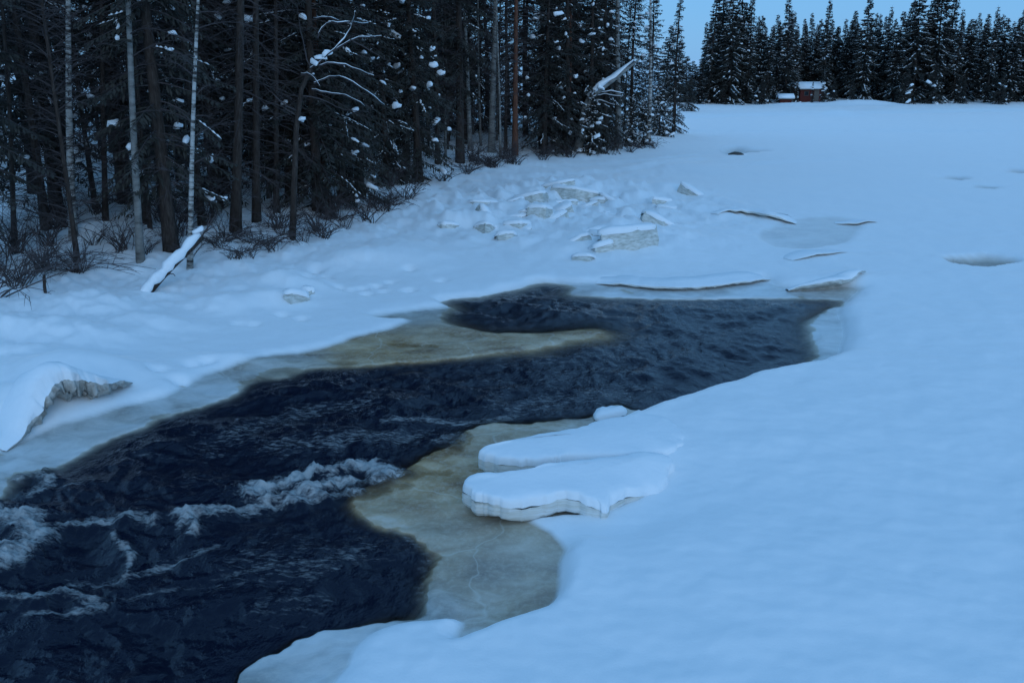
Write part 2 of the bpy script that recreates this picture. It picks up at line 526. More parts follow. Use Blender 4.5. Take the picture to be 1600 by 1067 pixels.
# ------------------------------------------------------------------ the open water
FOAM = [  # strength, half width in metres, course
    (1.0, .19, [(395, 782), (440, 766), (500, 748), (560, 737), (605, 748)]), (.9, .15, [(420, 790), (480, 775), (540, 762), (590, 757)]),
    (.7, .12, [(285, 832), (310, 816), (380, 802), (450, 792), (560, 776)]), (.8, .10, [(280, 815), (300, 822), (305, 845)]),
    (.6, .10, [(60, 826), (130, 824), (190, 816), (215, 812), (240, 825)]), (.85, .20, [(-60, 800), (20, 812), (55, 835), (30, 880), (-40, 895)]), (.7, .17, [(-40, 860), (40, 868), (60, 850)]),
    (.65, .05, [(176, 842), (196, 862), (206, 872), (198, 898)]), (.6, .11, [(-20, 940), (50, 945), (90, 930), (130, 936), (150, 950)]), (.5, .08, [(50, 968), (100, 962), (140, 955)]),
    (.45, .10, [(110, 905), (180, 905), (250, 888), (340, 868)]), (.4, .05, [(180, 936), (260, 925), (310, 918)]), (.6, .12, [(28, 756), (60, 744), (75, 760), (50, 775)]),
    (.5, .14, [(600, 662), (660, 655), (730, 662), (800, 652)]), (.55, .14, [(680, 692), (720, 684), (700, 700)]), (.3, .8, [(780, 558), (900, 560), (1000, 545), (1080, 520)]),
    (.28, .7, [(800, 600), (900, 590), (1000, 580)]), (.42, .45, [(440, 700), (540, 690), (640, 680)]), (.36, .5, [(350, 690), (450, 650), (560, 630)]), (.34, .45, [(380, 900), (480, 880), (560, 870)]), (.42, .08, [(564, 812), (628, 839), (671, 869), (664, 891), (660, 933)]),
    (.35, .6, [(800, 640), (900, 625), (990, 610)]), (.28, .4, [(430, 860), (470, 900), (440, 950)]), (.3, .1, [(450, 592), (520, 580), (640, 571), (780, 558)]), (.25, .3, [(880, 500), (1000, 500), (1200, 490)]),
    (.3, .06, [(180, 706), (230, 714), (320, 722)]), (.35, .05, [(80, 770), (140, 756)])]
_wt = np.linspace(R(-48), R(24), 560)
_wr = CAM_H / np.tan(np.linspace(R(52), R(11.9), 560))
wt, wr = np.meshgrid(_wt, _wr)
WP = np.stack([(np.sin(wt) * wr).ravel(), (np.cos(wt) * wr).ravel()], 1)
wu = WP[:, 0] * math.cos(FLOW) + WP[:, 1] * math.sin(FLOW)
wv = -WP[:, 0] * math.sin(FLOW) + WP[:, 1] * math.cos(FLOW)
dW = S_WATER(WP)
calm = sstep(0.0, -.9, dW)
wz = .13 * fbm(wu * .75, wv * .5, 2, 61) + .10 * (.5 - np.abs(fbm(wu * 1.6 + .8 * pn(wu, wv, 3), wv * 1.1, 3, 63))) + .03 * fbm(wu * 4.5, wv * 2.8, 3, 67)
foam = np.zeros(len(WP))
ridge = np.zeros(len(WP))
for s, w, pts in FOAM:
    d = line_dist(WP, spline(gps(pts), False, 4), w * 5 + .3)
    w = w * 1.12
    d = d + .75 * w * fbm(WP[:, 0] * 2.2, WP[:, 1] * 2.2, 4, 71, .6)
    foam = np.maximum(foam, s * np.exp(-(d / w) ** 2))
    if s >= .55:
        ridge = np.maximum(ridge, s * np.exp(-(d / (w * 1.6)) ** 2))
wz = wz * (.25 + .75 * calm) + ridge * (.13 + .13 * fbm(WP[:, 0] * 4, WP[:, 1] * 4, 4, 73, .65))
# white flecks on the sharpest crests
crest = sstep(.085, .15, wz) * sstep(-.1, .35, fbm(wu * .4, wv * .4, 2, 77))
foam = np.maximum(foam, .5 * crest)
bed = ground_h(WP)
depth = np.maximum(wz - bed, 0)
cover = 1 - np.exp(-depth * 9.0)
m_water, n_, l_, b_ = mat("river_water", (.003, .006, .018), .07, .34)
b_.inputs["IOR"].default_value = 1.333
tc = n_.new("ShaderNodeTexCoord").outputs["Object"]
at = nd(n_, "ShaderNodeAttribute", attribute_name="water")
sep = n_.new("ShaderNodeSeparateColor")
l_.new(at.outputs["Color"], sep.inputs[0])
fn = noise_node(n_, l_, tc, 6.5, 9, .74, (1.0, 2.6, 1.0), -FLOW)
fm = mth(n_, l_, 'ADD', sep.outputs[0], mth(n_, l_, 'MULTIPLY', mth(n_, l_, 'SUBTRACT', fn, .5), 2.4))
fm = ramp(n_, l_, fm, [(.30, (0, 0, 0)), (.95, (1, 1, 1))])
fm = mth(n_, l_, 'MULTIPLY', fm, mth(n_, l_, 'MULTIPLY', sep.outputs[0], 2.2, True), True)
l_.new(mixc(n_, l_, fm, (.003, .006, .018), (.40, .41, .41)), b_.inputs["Base Color"])
rg = n_.new("ShaderNodeMix"); rg.data_type = 'FLOAT'
l_.new(fm, rg.inputs[0]); rg.inputs[2].default_value = .08; rg.inputs[3].default_value = .7
l_.new(rg.outputs[0], b_.inputs["Roughness"])
b1 = bump(n_, l_, noise_node(n_, l_, tc, 2.6, 5, .6, (1.5, 1.0, 1.0), -FLOW), .55, .10, None)
bump(n_, l_, noise_node(n_, l_, tc, 11.0, 4, .6, (1.6, 1.0, 1.0), -FLOW), .45, .03, b_, b1)
tr = n_.new("ShaderNodeBsdfTransparent")
tr.inputs[0].default_value = (.92, .88, .82, 1)
ms = n_.new("ShaderNodeMixShader")
alpha = mth(n_, l_, 'MAXIMUM', sep.outputs[1], fm)
l_.new(alpha, ms.inputs[0]); l_.new(tr.outputs[0], ms.inputs[1]); l_.new(b_.outputs[0], ms.inputs[2])
l_.new(ms.outputs[0], n_["Material Output"].inputs["Surface"])
me = grid_mesh("river_water", np.column_stack([WP, wz]), *wt.shape)
add_attr(me, "water", np.column_stack([foam, cover, ridge, np.ones(len(foam))]))
me.materials.append(m_water)
river = bpy.data.objects.new("river_water", me)
C.objects.link(river)
river["kind"] = "structure"

# ------------------------------------------------------------------ object helpers
class MB:
    """Collects shapes for ONE mesh object."""
    def __init__(self):
        self.v, self.f, self.m, self.s = [], [], [], []

    def face(self, idx, m=0, smooth=False):
        self.f.append(idx); self.m.append(m); self.s.append(smooth)

    def tube(self, pts, rad, n=6, m=0, cap=True, rough=0.0, rnd=None):
        base = len(self.v)
        k = len(pts)
        for i, p in enumerate(pts):
            a, b = pts[max(i - 1, 0)], pts[min(i + 1, k - 1)]
            t = (b - a)
            t = t.normalized() if t.length > 1e-9 else Vector((0, 0, 1))
            ref = Vector((1, 0, 0)) if abs(t.x) < .8 else Vector((0, 1, 0))
            u = t.cross(ref).normalized()
            w = t.cross(u)
            for j in range(n):
                c = 2 * math.pi * j / n
                rr_ = rad[i] * (1 + (rnd.uniform(-rough, rough) if rough else 0))
                self.v.append(p + u * (math.cos(c) * rr_) + w * (math.sin(c) * rr_))
        for i in range(k - 1):
            for j in range(n):
                a, b = base + i * n + j, base + i * n + (j + 1) % n
                self.face((a, b, b + n, a + n), m, n > 4)
        if cap:
            self.face(tuple(base + (k - 1) * n + j for j in range(n)), m)
            self.face(tuple(base + j for j in reversed(range(n))), m)

    def blade(self, p, d, w, m=0):
        """A narrow pointed leaf-like face from p along d, half width vector w."""
        b = len(self.v)
        q = p + d * .55
        self.v += [p, q + w, p + d, q - w]
        self.face((b, b + 1, b + 2, b + 3), m)

    def lump(self, p, a, b, c, m=0):
        """A small eight-faced pillow with half axes a, b, c."""
        k = len(self.v)
        self.v += [p + a, p + b, p - a, p - b, p + c, p - c * .3]
        for i in range(4):
            self.face((k + i, k + (i + 1) % 4, k + 4), m, True)
            self.face((k + (i + 1) % 4, k + i, k + 5), m, True)

    def mesh(self, name, mats):
        me = bpy.data.meshes.new(name)
        me.from_pydata([tuple(v) for v in self.v], [], self.f)
        for mm in mats:
            me.materials.append(mm)
        if self.f:
            me.polygons.foreach_set("material_index", np.array(self.m, np.int32))
            me.polygons.foreach_set("use_smooth", np.array(self.s, bool))
        me.update()
        return me


def put(name, me, parent=None, loc=(0, 0, 0), rot=(0, 0, 0), scale=(1, 1, 1)):
    o = bpy.data.objects.new(name, me)
    C.objects.link(o)
    o.parent = parent
    o.location, o.rotation_euler, o.scale = loc, rot, scale
    return o


def tag(o, label, cat, group=None):
    o["label"], o["category"] = label, cat
    if group:
        o["group"] = group
    return o


def thing(name, loc, label, cat, group=None, rot=(0, 0, 0), scale=1.0):
    o = bpy.data.objects.new(name, None)
    C.objects.link(o)
    o.empty_display_size = .2
    o.location, o.rotation_euler, o.scale = loc, rot, (scale, scale, scale)
    return tag(o, label, cat, group)


def ordinal(n):
    w = "zeroth first second third fourth fifth sixth seventh eighth ninth tenth eleventh twelfth thirteenth fourteenth fifteenth sixteenth seventeenth eighteenth nineteenth twentieth".split()
    if n <= 20:
        return w[n]
    return {2: "twenty", 3: "thirty", 4: "forty", 5: "fifty", 6: "sixty"}[n // 10] + "-" + (w[n % 10] if n % 10 else "th") if n % 10 else {3: "thirtieth", 4: "fortieth", 5: "fiftieth", 6: "sixtieth"}[n // 10]


def aim(base, px, py):
    """Unit vector from base to the spot, equally far into the place, that the photograph shows at (px, py)."""
    d = np.array(((px - 800) / F_PX, 0, 0)) + _up * (-(py - 533.5) / F_PX) + _fw
    t = base.y / d[1]
    return Vector((d[0] * t, base.y, CAM_H + d[2] * t)) - base


# ------------------------------------------------------------------ materials of the things
def obj_coord(n_):
    return n_.new("ShaderNodeTexCoord").outputs["Object"]


m_snow, n_, l_, b_ = mat("loose_snow", (.87, .89, .91), .65, .2)
bump(n_, l_, noise_node(n_, l_, obj_coord(n_), 9, 4, .6), .35, .03, b_)

m_needle, n_, l_, b_ = mat("spruce_needles", (.03, .05, .025), .75, .2)
gi = n_.new("ShaderNodeObjectInfo").outputs["Random"]
l_.new(mixc(n_, l_, noise_node(n_, l_, obj_coord(n_), 2.5, 3), mixc(n_, l_, gi, (.024, .025, .021), (.037, .036, .030)), (.056, .053, .046)), b_.inputs["Base Color"])

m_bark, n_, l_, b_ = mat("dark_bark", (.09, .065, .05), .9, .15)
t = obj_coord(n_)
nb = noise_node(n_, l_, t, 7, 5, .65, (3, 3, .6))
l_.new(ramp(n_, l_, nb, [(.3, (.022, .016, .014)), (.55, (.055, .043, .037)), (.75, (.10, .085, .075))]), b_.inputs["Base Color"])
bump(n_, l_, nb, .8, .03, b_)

m_redbark, n_, l_, b_ = mat("pine_bark", (.2, .09, .05), .9, .15)
t = obj_coord(n_)
nb = noise_node(n_, l_, t, 6, 5, .65, (3, 3, .7))
l_.new(ramp(n_, l_, nb, [(.3, (.06, .028, .022)), (.55, (.14, .062, .04)), (.75, (.21, .11, .07))]), b_.inputs["Base Color"])
bump(n_, l_, nb, .8, .03, b_)

m_birch, n_, l_, b_ = mat("birch_bark", (.6, .58, .54), .7, .25)
t = obj_coord(n_)
band = noise_node(n_, l_, t, 2.2, 4, .7, (.7, .7, 3.2))
grime = noise_node(n_, l_, t, 1.1, 3, .6)
bk = mth(n_, l_, 'ADD', band, mth(n_, l_, 'MULTIPLY', mth(n_, l_, 'SUBTRACT', grime, .5), .5))
l_.new(ramp(n_, l_, bk, [(.40, (.035, .03, .028)), (.47, (.20, .19, .175)), (.53, (.38, .37, .35)), (.7, (.50, .49, .47))]), b_.inputs["Base Color"])
bump(n_, l_, band, .3, .01, b_)

m_greybark, n_, l_, b_ = mat("aspen_bark", (.3, .3, .27), .8, .2)
t = obj_coord(n_)
band = noise_node(n_, l_, t, 3.0, 5, .65, (.8, .8, 2.2))
l_.new(ramp(n_, l_, band, [(.30, (.05, .045, .04)), (.42, (.15, .145, .135)), (.6, (.235, .23, .215)), (.8, (.31, .305, .285))]), b_.inputs["Base Color"])

m_twig, n_, l_, b_ = mat("bare_twigs", (.06, .042, .04), .85, .15)
l_.new(mixc(n_, l_, noise_node(n_, l_, obj_coord(n_), 1.3, 2), (.034, .029, .031), (.11, .092, .092)), b_.inputs["Base Color"])

m_icebody, n_, l_, b_ = mat("old_river_ice", (.5, .5, .42), .35, .4)
t = obj_coord(n_)
nb = noise_node(n_, l_, t, 5, 5, .6, (1, 1, 3))
l_.new(ramp(n_, l_, nb, [(.3, (.34, .35, .31)), (.5, (.54, .55, .51)), (.7, (.74, .75, .73))]), b_.inputs["Base Color"])
bump(n_, l_, nb, .6, .04, b_)

m_dirtyice, n_, l_, b_ = mat("dirty_broken_ice", (.45, .42, .36), .5, .3)
t = obj_coord(n_)
nb = noise_node(n_, l_, t, 7, 7, .72)
l_.new(ramp(n_, l_, nb, [(.3, (.24, .22, .19)), (.48, (.50, .48, .44)), (.7, (.74, .73, .70))]), b_.inputs["Base Color"])
bump(n_, l_, nb, .9, .06, b_)

m_redwood, n_, l_, b_ = mat("red_painted_boards", (.25, .045, .03), .8, .2)
nb = noise_node(n_, l_, obj_coord(n_), 4, 4, .6, (6, 6, .4))
l_.new(ramp(n_, l_, nb, [(.3, (.075, .018, .015)), (.7, (.13, .03, .024))]), b_.inputs["Base Color"])
m_trim, _, _, _ = mat("weathered_white_trim", (.10, .07, .06), .7, .3)
m_plank, n_, l_, b_ = mat("grey_planks", (.16, .13, .11), .85, .2)
m_pane, _, _, _ = mat("dark_window_pane", (.02, .025, .03), .08, .5)
m_rock, n_, l_, b_ = mat("wet_stone", (.06, .06, .055), .6, .3)
bump(n_, l_, noise_node(n_, l_, obj_coord(n_), 6, 5, .6), .7, .05, b_)

# ------------------------------------------------------------------ snow clumps (shared meshes)
def clump_mesh(seed):
    import bmesh
    rnd = random.Random(seed)
    bm = bmesh.new()
    bmesh.ops.create_icosphere(bm, subdivisions=2, radius=1.0)
    lob = [(Vector((rnd.uniform(-1, 1), rnd.uniform(-1, 1), rnd.uniform(-.2, .6))).normalized(), rnd.uniform(.25, .55)) for _ in range(5)]
    for v in bm.verts:
        n = v.co.normalized()
        k = .55 + sum(a * 1.5 * max(0, n.dot(d)) ** 5 for d, a in lob) + rnd.uniform(-.05, .05)
        v.co = Vector((n.x * k, n.y * k * .75, n.z * k * (.80 if n.z > 0 else .5) - .25 * n.x * n.x * k))
    for f in bm.faces:
        f.smooth = True
    me = bpy.data.meshes.new("snow_clump")
    bm.to_mesh(me)
    bm.free()
    me.materials.append(m_snow)
    return me


CLUMPS = [clump_mesh(s) for s in (1, 2, 3, 4)]


def put_clumps(parent, spots, rnd, size):
    for p in spots:
        s = rnd.uniform(*size)
        put("snow_clump", rnd.choice(CLUMPS), parent, p, (rnd.uniform(-.5, .5), rnd.uniform(-.5, .5), rnd.uniform(0, 6.28)), (s * rnd.uniform(.8, 1.3), s * rnd.uniform(.7, 1), s * rnd.uniform(.7, 1.1)))


# ------------------------------------------------------------------ trees
def trunk_path(h, rnd, bend=.02, n=12):
    ax, ay = rnd.uniform(-bend, bend) * h, rnd.uniform(-bend, bend) * h
    px, py = rnd.uniform(0, 6), rnd.uniform(0, 6)
    return [Vector((ax * (i / n) ** 2 + .012 * h * math.sin(px + 4 * i / n) * i / n, ay * (i / n) ** 2 + .012 * h * math.sin(py + 5 * i / n) * i / n, h * i / n - .35 * (i == 0))) for i in range(n + 1)]


def on_path(path, z):
    for a, b in zip(path, path[1:]):
        if z <= b.z:
            return a.lerp(b, (z - a.z) / max(b.z - a.z, 1e-6))
    return path[-1].copy()


def make_trunk(h, r, rnd, bark, bend=.02, n=9):
    path = trunk_path(h, rnd, bend)
    k = len(path) - 1
    rad = [r * ((1 - i / k) ** .8 * .97 + .03) * (1.35 if i == 0 else 1.0) for i in range(k + 1)]
    mb = MB()
    mb.tube(path, rad, n, 0, True, .06, rnd)
    return path, mb.mesh("trunk", [bark])


def spruce_meshes(seed, h, maxlen, base_z, step=.42, spacing=.105, dead_to=0.0, dust=.35, radius=None, bs=1.0):
    """trunk, crown, snow dusting and the spots where snow clumps can sit."""
    rnd = random.Random(seed)
    path, trunk = make_trunk(h, radius or (.06 + h * .0085), rnd, m_bark)
    cr, du, spots = MB(), MB(), []
    z = base_z
    UP = Vector((0, 0, 1))
    while z < h - .12:
        f = (z - base_z) / (h - base_z)
        L0 = maxlen * min(1.0, (1 - f) ** .85 + .04) * (1.0 if f > .12 else .75 + 2.0 * f)
        for k in range(rnd.randint(4, 6)):
            az = rnd.uniform(0, 6.283)
            L = L0 * rnd.uniform(.6, 1.12)
            if L < .12:
                continue
            out = Vector((math.cos(az), math.sin(az), 0))
            side = Vector((-out.y, out.x, 0))
            p0 = on_path(path, z + rnd.uniform(-.15, .15))
            rise = .30 * f + rnd.uniform(-.15, .12) - .12
            droop = (.42 * (1 - f) + .08) / max(L, .6) * rnd.uniform(.6, 1.3)
            sway = rnd.uniform(-.15, .15)
            ns = 5
            pts = [p0 + out * (L * s / ns) + side * (sway * L * (s / ns) ** 2) + UP * (rise * L * s / ns - droop * (L * s / ns) ** 2 + .10 * L * (s / ns) ** 4) for s in range(ns + 1)]
            cr.tube(pts, [.022 * (1 - s / ns * .8) for s in range(ns + 1)], 3, 1, False)
            s = .18 * L
            while s < L:
                q = s / L * ns
                i = min(int(q), ns - 1)
                p = pts[i].lerp(pts[i + 1], q - i)
                d = (pts[i + 1] - pts[i]).normalized()
                taper = 1 - .55 * s / L
                for sg in (-1, 1):
                    ln = rnd.uniform(.24, .52) * taper * (1 + .5 * (bs - 1)) * min(1, .5 + L * .4)
                    a = rnd.uniform(.7, 1.15)
                    dd = (d * math.cos(a) + side * (sg * math.sin(a)) + UP * rnd.uniform(-.55, .02)).normalized() * ln
                    w = dd.cross(UP).normalized() * rnd.uniform(.028, .05) * bs
                    w = w + UP * rnd.uniform(-.03, .03)
                    cr.blade(p, dd, w)
                    if rnd.random() < .45:
                        hd = (dd * .35 + UP * -rnd.uniform(.12, .3) * taper)
                        cr.blade(p + dd * rnd.uniform(.1, .6), hd, d * .035 * bs)
                s += spacing * rnd.uniform(.8, 1.25)
            if rnd.random() < dust:      # snow lying along the bough in a drooping, broken load
                t_ = rnd.uniform(.25, .7)
                end = min(1.0, t_ + rnd.uniform(.15, .6))
                wide = rnd.uniform(.6, 1.5)
                while t_ < end:
                    i = min(int(t_ * ns), ns - 1)
                    p = pts[i].lerp(pts[i + 1], t_ * ns - i)
                    d = (pts[i + 1] - pts[i]).normalized()
                    a_, w_ = rnd.uniform(.06, .13) * bs, rnd.uniform(.025, .055) * bs * wide
                    du.lump(p + UP * .015 + side * rnd.uniform(-.04, .04), d * a_, side * w_, UP * rnd.uniform(.02, .05) * wide)
                    if rnd.random() < .35:
                        sg = rnd.choice((-1, 1))
                        q = p + side * sg * rnd.uniform(.08, .25) * bs + UP * -.05
                        du.lump(q, (side * sg + d * .6) * .07 * bs, d * .03 * bs, UP * .025)
                    t_ += rnd.uniform(.07, .16) * bs / max(L, .4)
            if L > .55:
                t_ = rnd.uniform(.45, .95)
                i = min(int(t_ * ns), ns - 1)
                spots.append(pts[i].lerp(pts[i + 1], t_ * ns - i) + UP * .03)
        z += step * rnd.uniform(.75, 1.2) * (1 - .35 * f)
    if dead_to > 0:      # bare dead lower branches
        z = .5
        while z < dead_to:
            dead_branch(cr, path, z, rnd, rnd.uniform(.5, 1.7), 1)
            z += rnd.uniform(.05, .14)
    return trunk, cr.mesh("crown", [m_needle, m_twig]), (du.mesh("snow_dusting", [m_snow]) if du.f else None), spots


def dead_branch(mb, path, z, rnd, L, m, up=0.05):
    az = rnd.uniform(0, 6.283)
    out = Vector((math.cos(az), math.sin(az), 0))
    side = Vector((-out.y, out.x, 0))
    p0 = on_path(path, z)
    rise, dr, sw = rnd.uniform(-.25, .3) + up, rnd.uniform(.1, .45), rnd.uniform(-.3, .3)
    pts = [p0 + out * (L * s / 4) + side * (sw * L * (s / 4) ** 2) + Vector((0, 0, rise * L * s / 4 - dr * L * (s / 4) ** 2)) for s in range(5)]
    mb.tube(pts, [.013, .011, .008, .006, .003], 3, m, False)
    for _ in range(int(L * 4)):
        t_ = rnd.uniform(.2, .95)
        i = min(int(t_ * 4), 3)
        p = pts[i].lerp(pts[i + 1], t_ * 4 - i)
        d = (out * rnd.uniform(.3, 1) + side * rnd.uniform(-1, 1) + Vector((0, 0, rnd.uniform(-.7, .35)))).normalized() * L * rnd.uniform(.15, .45)
        mb.tube([p, p + d * .5 + Vector((0, 0, .02)), p + d], [.006, .005, .002], 3, m, False)


def pine_meshes(seed, h, r, bark, twigs_to=8.5, gap=.11, crown=True):
    rnd = random.Random(seed)
    path, trunk = make_trunk(h, r, rnd, bark, .008)
    cr, spots = MB(), []
    z = 1.0
    while z < twigs_to:
        L = rnd.uniform(.4, 1.9)
        dead_branch(cr, path, z, rnd, L, 1, -.05)
        z += rnd.uniform(.4, 1.6) * gap
    if crown:            # tufted living crown
        z = twigs_to
        while z < h:
            f = (z - twigs_to) / (h - twigs_to)
            az = rnd.uniform(0, 6.283)
            L = rnd.uniform(.8, 2.4) * (1 - .6 * f)
            out = Vector((math.cos(az), math.sin(az), rnd.uniform(.0, .5)))
            p0 = on_path(path, z)
            pts = [p0 + out * (L * s / 3) + Vector((0, 0, .1 * L * (s / 3) ** 2)) for s in range(4)]
            cr.tube(pts, [.04, .03, .02, .01], 4, 1, False)
            for c in range(5):
                q = pts[1].lerp(pts[3], rnd.random()) + Vector((rnd.uniform(-.4, .4), rnd.uniform(-.4, .4), rnd.uniform(-.15, .3)))
                for _ in range(22):
                    d = Vector((rnd.uniform(-1, 1), rnd.uniform(-1, 1), rnd.uniform(-.4, 1))).normalized() * rnd.uniform(.15, .34)
                    cr.blade(q, d, d.cross(Vector((rnd.uniform(-1, 1), rnd.uniform(-1, 1), .3))).normalized() * .035)
            z += rnd.uniform(.12, .3)
    return trunk, cr.mesh("crown", [m_needle, m_twig]), path


def birch_meshes(seed, h, r, bark, first=2.2, gap=.28):
    rnd = random.Random(seed)
    path, trunk = make_trunk(h, r, rnd, bark, .012, 10)
    cr = MB()
    z = first
    while z < h - .3:
        f = z / h
        az = rnd.uniform(0, 6.283)
        L = rnd.uniform(.5, 1.5) * (1.5 - f) * (1 if z > 4 else .6)
        out = Vector((math.cos(az), math.sin(az), 0))
        side = Vector((-out.y, out.x, 0))
        p0 = on_path(path, z)
        up = rnd.uniform(.3, .9)
        pts = [p0 + out * (L * s / 4) + side * (rnd.uniform(-.1, .1) * L) * (s / 4) + Vector((0, 0, up * L * s / 4 - .35 * L * (s / 4) ** 2)) for s in range(5)]
        cr.tube(pts, [.016, .013, .009, .006, .003], 4, 0, False)
        for _ in range(int(5 + L * 6)):
            t_ = rnd.uniform(.2, 1)
            i = min(int(t_ * 4), 3)
            p = pts[i].lerp(pts[i + 1], t_ * 4 - i)
            d = (out * rnd.uniform(.1, 1) + side * rnd.uniform(-1, 1) + Vector((0, 0, rnd.uniform(-.5, .6)))).normalized() * L * rnd.uniform(.2, .5)
            cr.tube([p, p + d * .55 + Vector((0, 0, .04 * L)), p + d], [.006, .0045, .002], 3, 0, False)
        z += rnd.uniform(.5, 1.5) * gap
    return trunk, cr.mesh("crown", [m_twig]), path


def place_tree(name, meshes, loc, label, cat="tree", group=None, rot=None, scale=1.0, rnd=None, clumps=0, size=(.1, .2), below=99, dusting=True):
    rot = rot if rot is not None else (rnd.uniform(-.02, .02), rnd.uniform(-.02, .02), rnd.uniform(0, 6.283))
    o = thing(name, loc, label, cat, group, rot, scale)
    put("trunk", meshes[0], o)
    put("crown", meshes[1], o)["kind"] = "stuff"
    if len(meshes) > 3:
        if dusting and meshes[2] is not None:
            put("snow_dusting", meshes[2], o)["kind"] = "stuff"
        sp = [s for s in meshes[3] if s.z < below]
        if clumps and sp:
            put_clumps(o, rnd.sample(sp, min(int(clumps * 1.7), len(sp))), rnd, size)
    return o


def stand_rot(d, yaw=0.0):
    """Rotation that turns +Z to d."""
    return (Matrix.Rotation(0, 3, 'Z') @ d.normalized().to_track_quat('Z', 'Y').to_matrix() @ Matrix.Rotation(yaw, 3, 'Z')).to_euler()


rnd = random.Random(5)
# ---- trunks that stand out along the edge of the wood: base and upper point in the photograph, trunk width in pixels
HERO = [
    ("birch_tree", "birch", (115, 374), (101, 0), 12, 12, "white and black banded birch trunk farthest from the leaning log", 13),
    ("aspen_tree", "aspen", (220, 408), (200, 0), 12.5, 13, "smooth pale grey trunk just behind the foot of the leaning snowy log", 14),
    ("birch_tree", "birch", (297, 420), (306, 0), 9, 11, "slim white birch crossed by the upper end of the leaning snowy log", 15),
    ("pine_tree", "pine", (368, 362), (376, 0), 17, 16, "thickest dark trunk, between the white birches and the forked snag", 16),
    ("pine_tree", "pine", (401, 347), (397, 0), 14, 15, "dark pine trunk close beside the thickest dark trunk", 17),
    ("pine_tree", "redpine", (508, 322), (491, 0), 13, 16, "reddish pine trunk rising behind the forked snag", 18),
    ("pine_tree", "pine", (432, 335), (428, 0), 10, 14, "thin dark trunk between thickest trunk and forked snag", 19),
    ("aspen_tree", "aspen", (768, 238), (772, 0), 12, 15, "tall pale grey trunk beside the red-brown pine at the bank", 20),
    ("pine_tree", "redpine", (805, 243), (806, 0), 10, 16, "straight red-brown pine trunk in the thin part of the wood", 21),
    ("aspen_tree", "aspen", (966, 232), (968, 0), 12, 14, "grey trunk standing behind the small snowy spruce on the point", 22),
    ("birch_tree", "birch", (1013, 226), (1019, 20), 8, 12, "pale banded birch at the outer tip of the wooded point", 23),
    ("aspen_tree", "aspen", (735, 236), (722, 0), 8, 13, "slender pale trunk, first of the pale pair in the thin wood", 24),
    ("pine_tree", "pine", (22, 385), (5, 0), 8, 14, "dark trunk at the edge of the picture behind arching twigs", 25),
    ("pine_tree", "pine", (165, 345), (158, 0), 9, 13, "thin dark trunk between the banded birch and the smooth pale trunk", 26),
    ("pine_tree", "redpine", (885, 236), (893, 0), 9, 14, "dark reddish trunk beside the bent snowy snag", 27),
]
hero_xy = []
for name, kind, b, top, wpx, h, label, seed in HERO:
    base = gpg(*b)
    hero_xy.append((base.x, base.y))
    d = aim(base, *top)
    r = max(.05, .46 * wpx / F_PX * base.length)
    if kind == "birch":
        ms = birch_meshes(seed, h, r, m_birch)
    elif kind == "aspen":
        ms = birch_meshes(seed, h, r, m_greybark, 3.2, .4)
    else:
        ms = pine_meshes(seed, h, r, m_redbark if kind == "redpine" else m_bark, 7.5 if b[1] > 300 else 9.5, .075)
    place_tree(name, ms[:2], base, label, rot=stand_rot(d, rnd.uniform(0, 6)), rnd=rnd)

# ---- spruces: four shared kinds
SPR = {
    "broad": spruce_meshes(101, 14.0, 2.4, .4, step=.36, spacing=.09, dust=.16),
    "narrow": spruce_meshes(102, 15.5, 1.7, .6, step=.36, spacing=.09, dust=.16),
    "shade": spruce_meshes(103, 15.0, 2.1, 1.9, step=.38, spacing=.09, dead_to=2.8, dust=.12),
    "old": spruce_meshes(104, 16.5, 2.2, 3.2, step=.38, spacing=.09, dead_to=4.5, dust=.12),
    "young": spruce_meshes(105, 3.4, 1.05, .15, step=.24, spacing=.08, dust=.95, radius=.05),
    "slim": spruce_meshes(106, 13.0, 1.5, .5, step=.32, spacing=.09, dust=.3),
    "far_broad": spruce_meshes(107, 14.0, 3.0, .4, step=.36, spacing=.14, dust=.62, bs=2.7),
    "far_narrow": spruce_meshes(108, 14.0, 2.2, .4, step=.36, spacing=.14, dust=.62, bs=2.5),
    "far_slim": spruce_meshes(109, 14.0, 1.7, .3, step=.38, spacing=.14, dust=.40, bs=2.2),
}
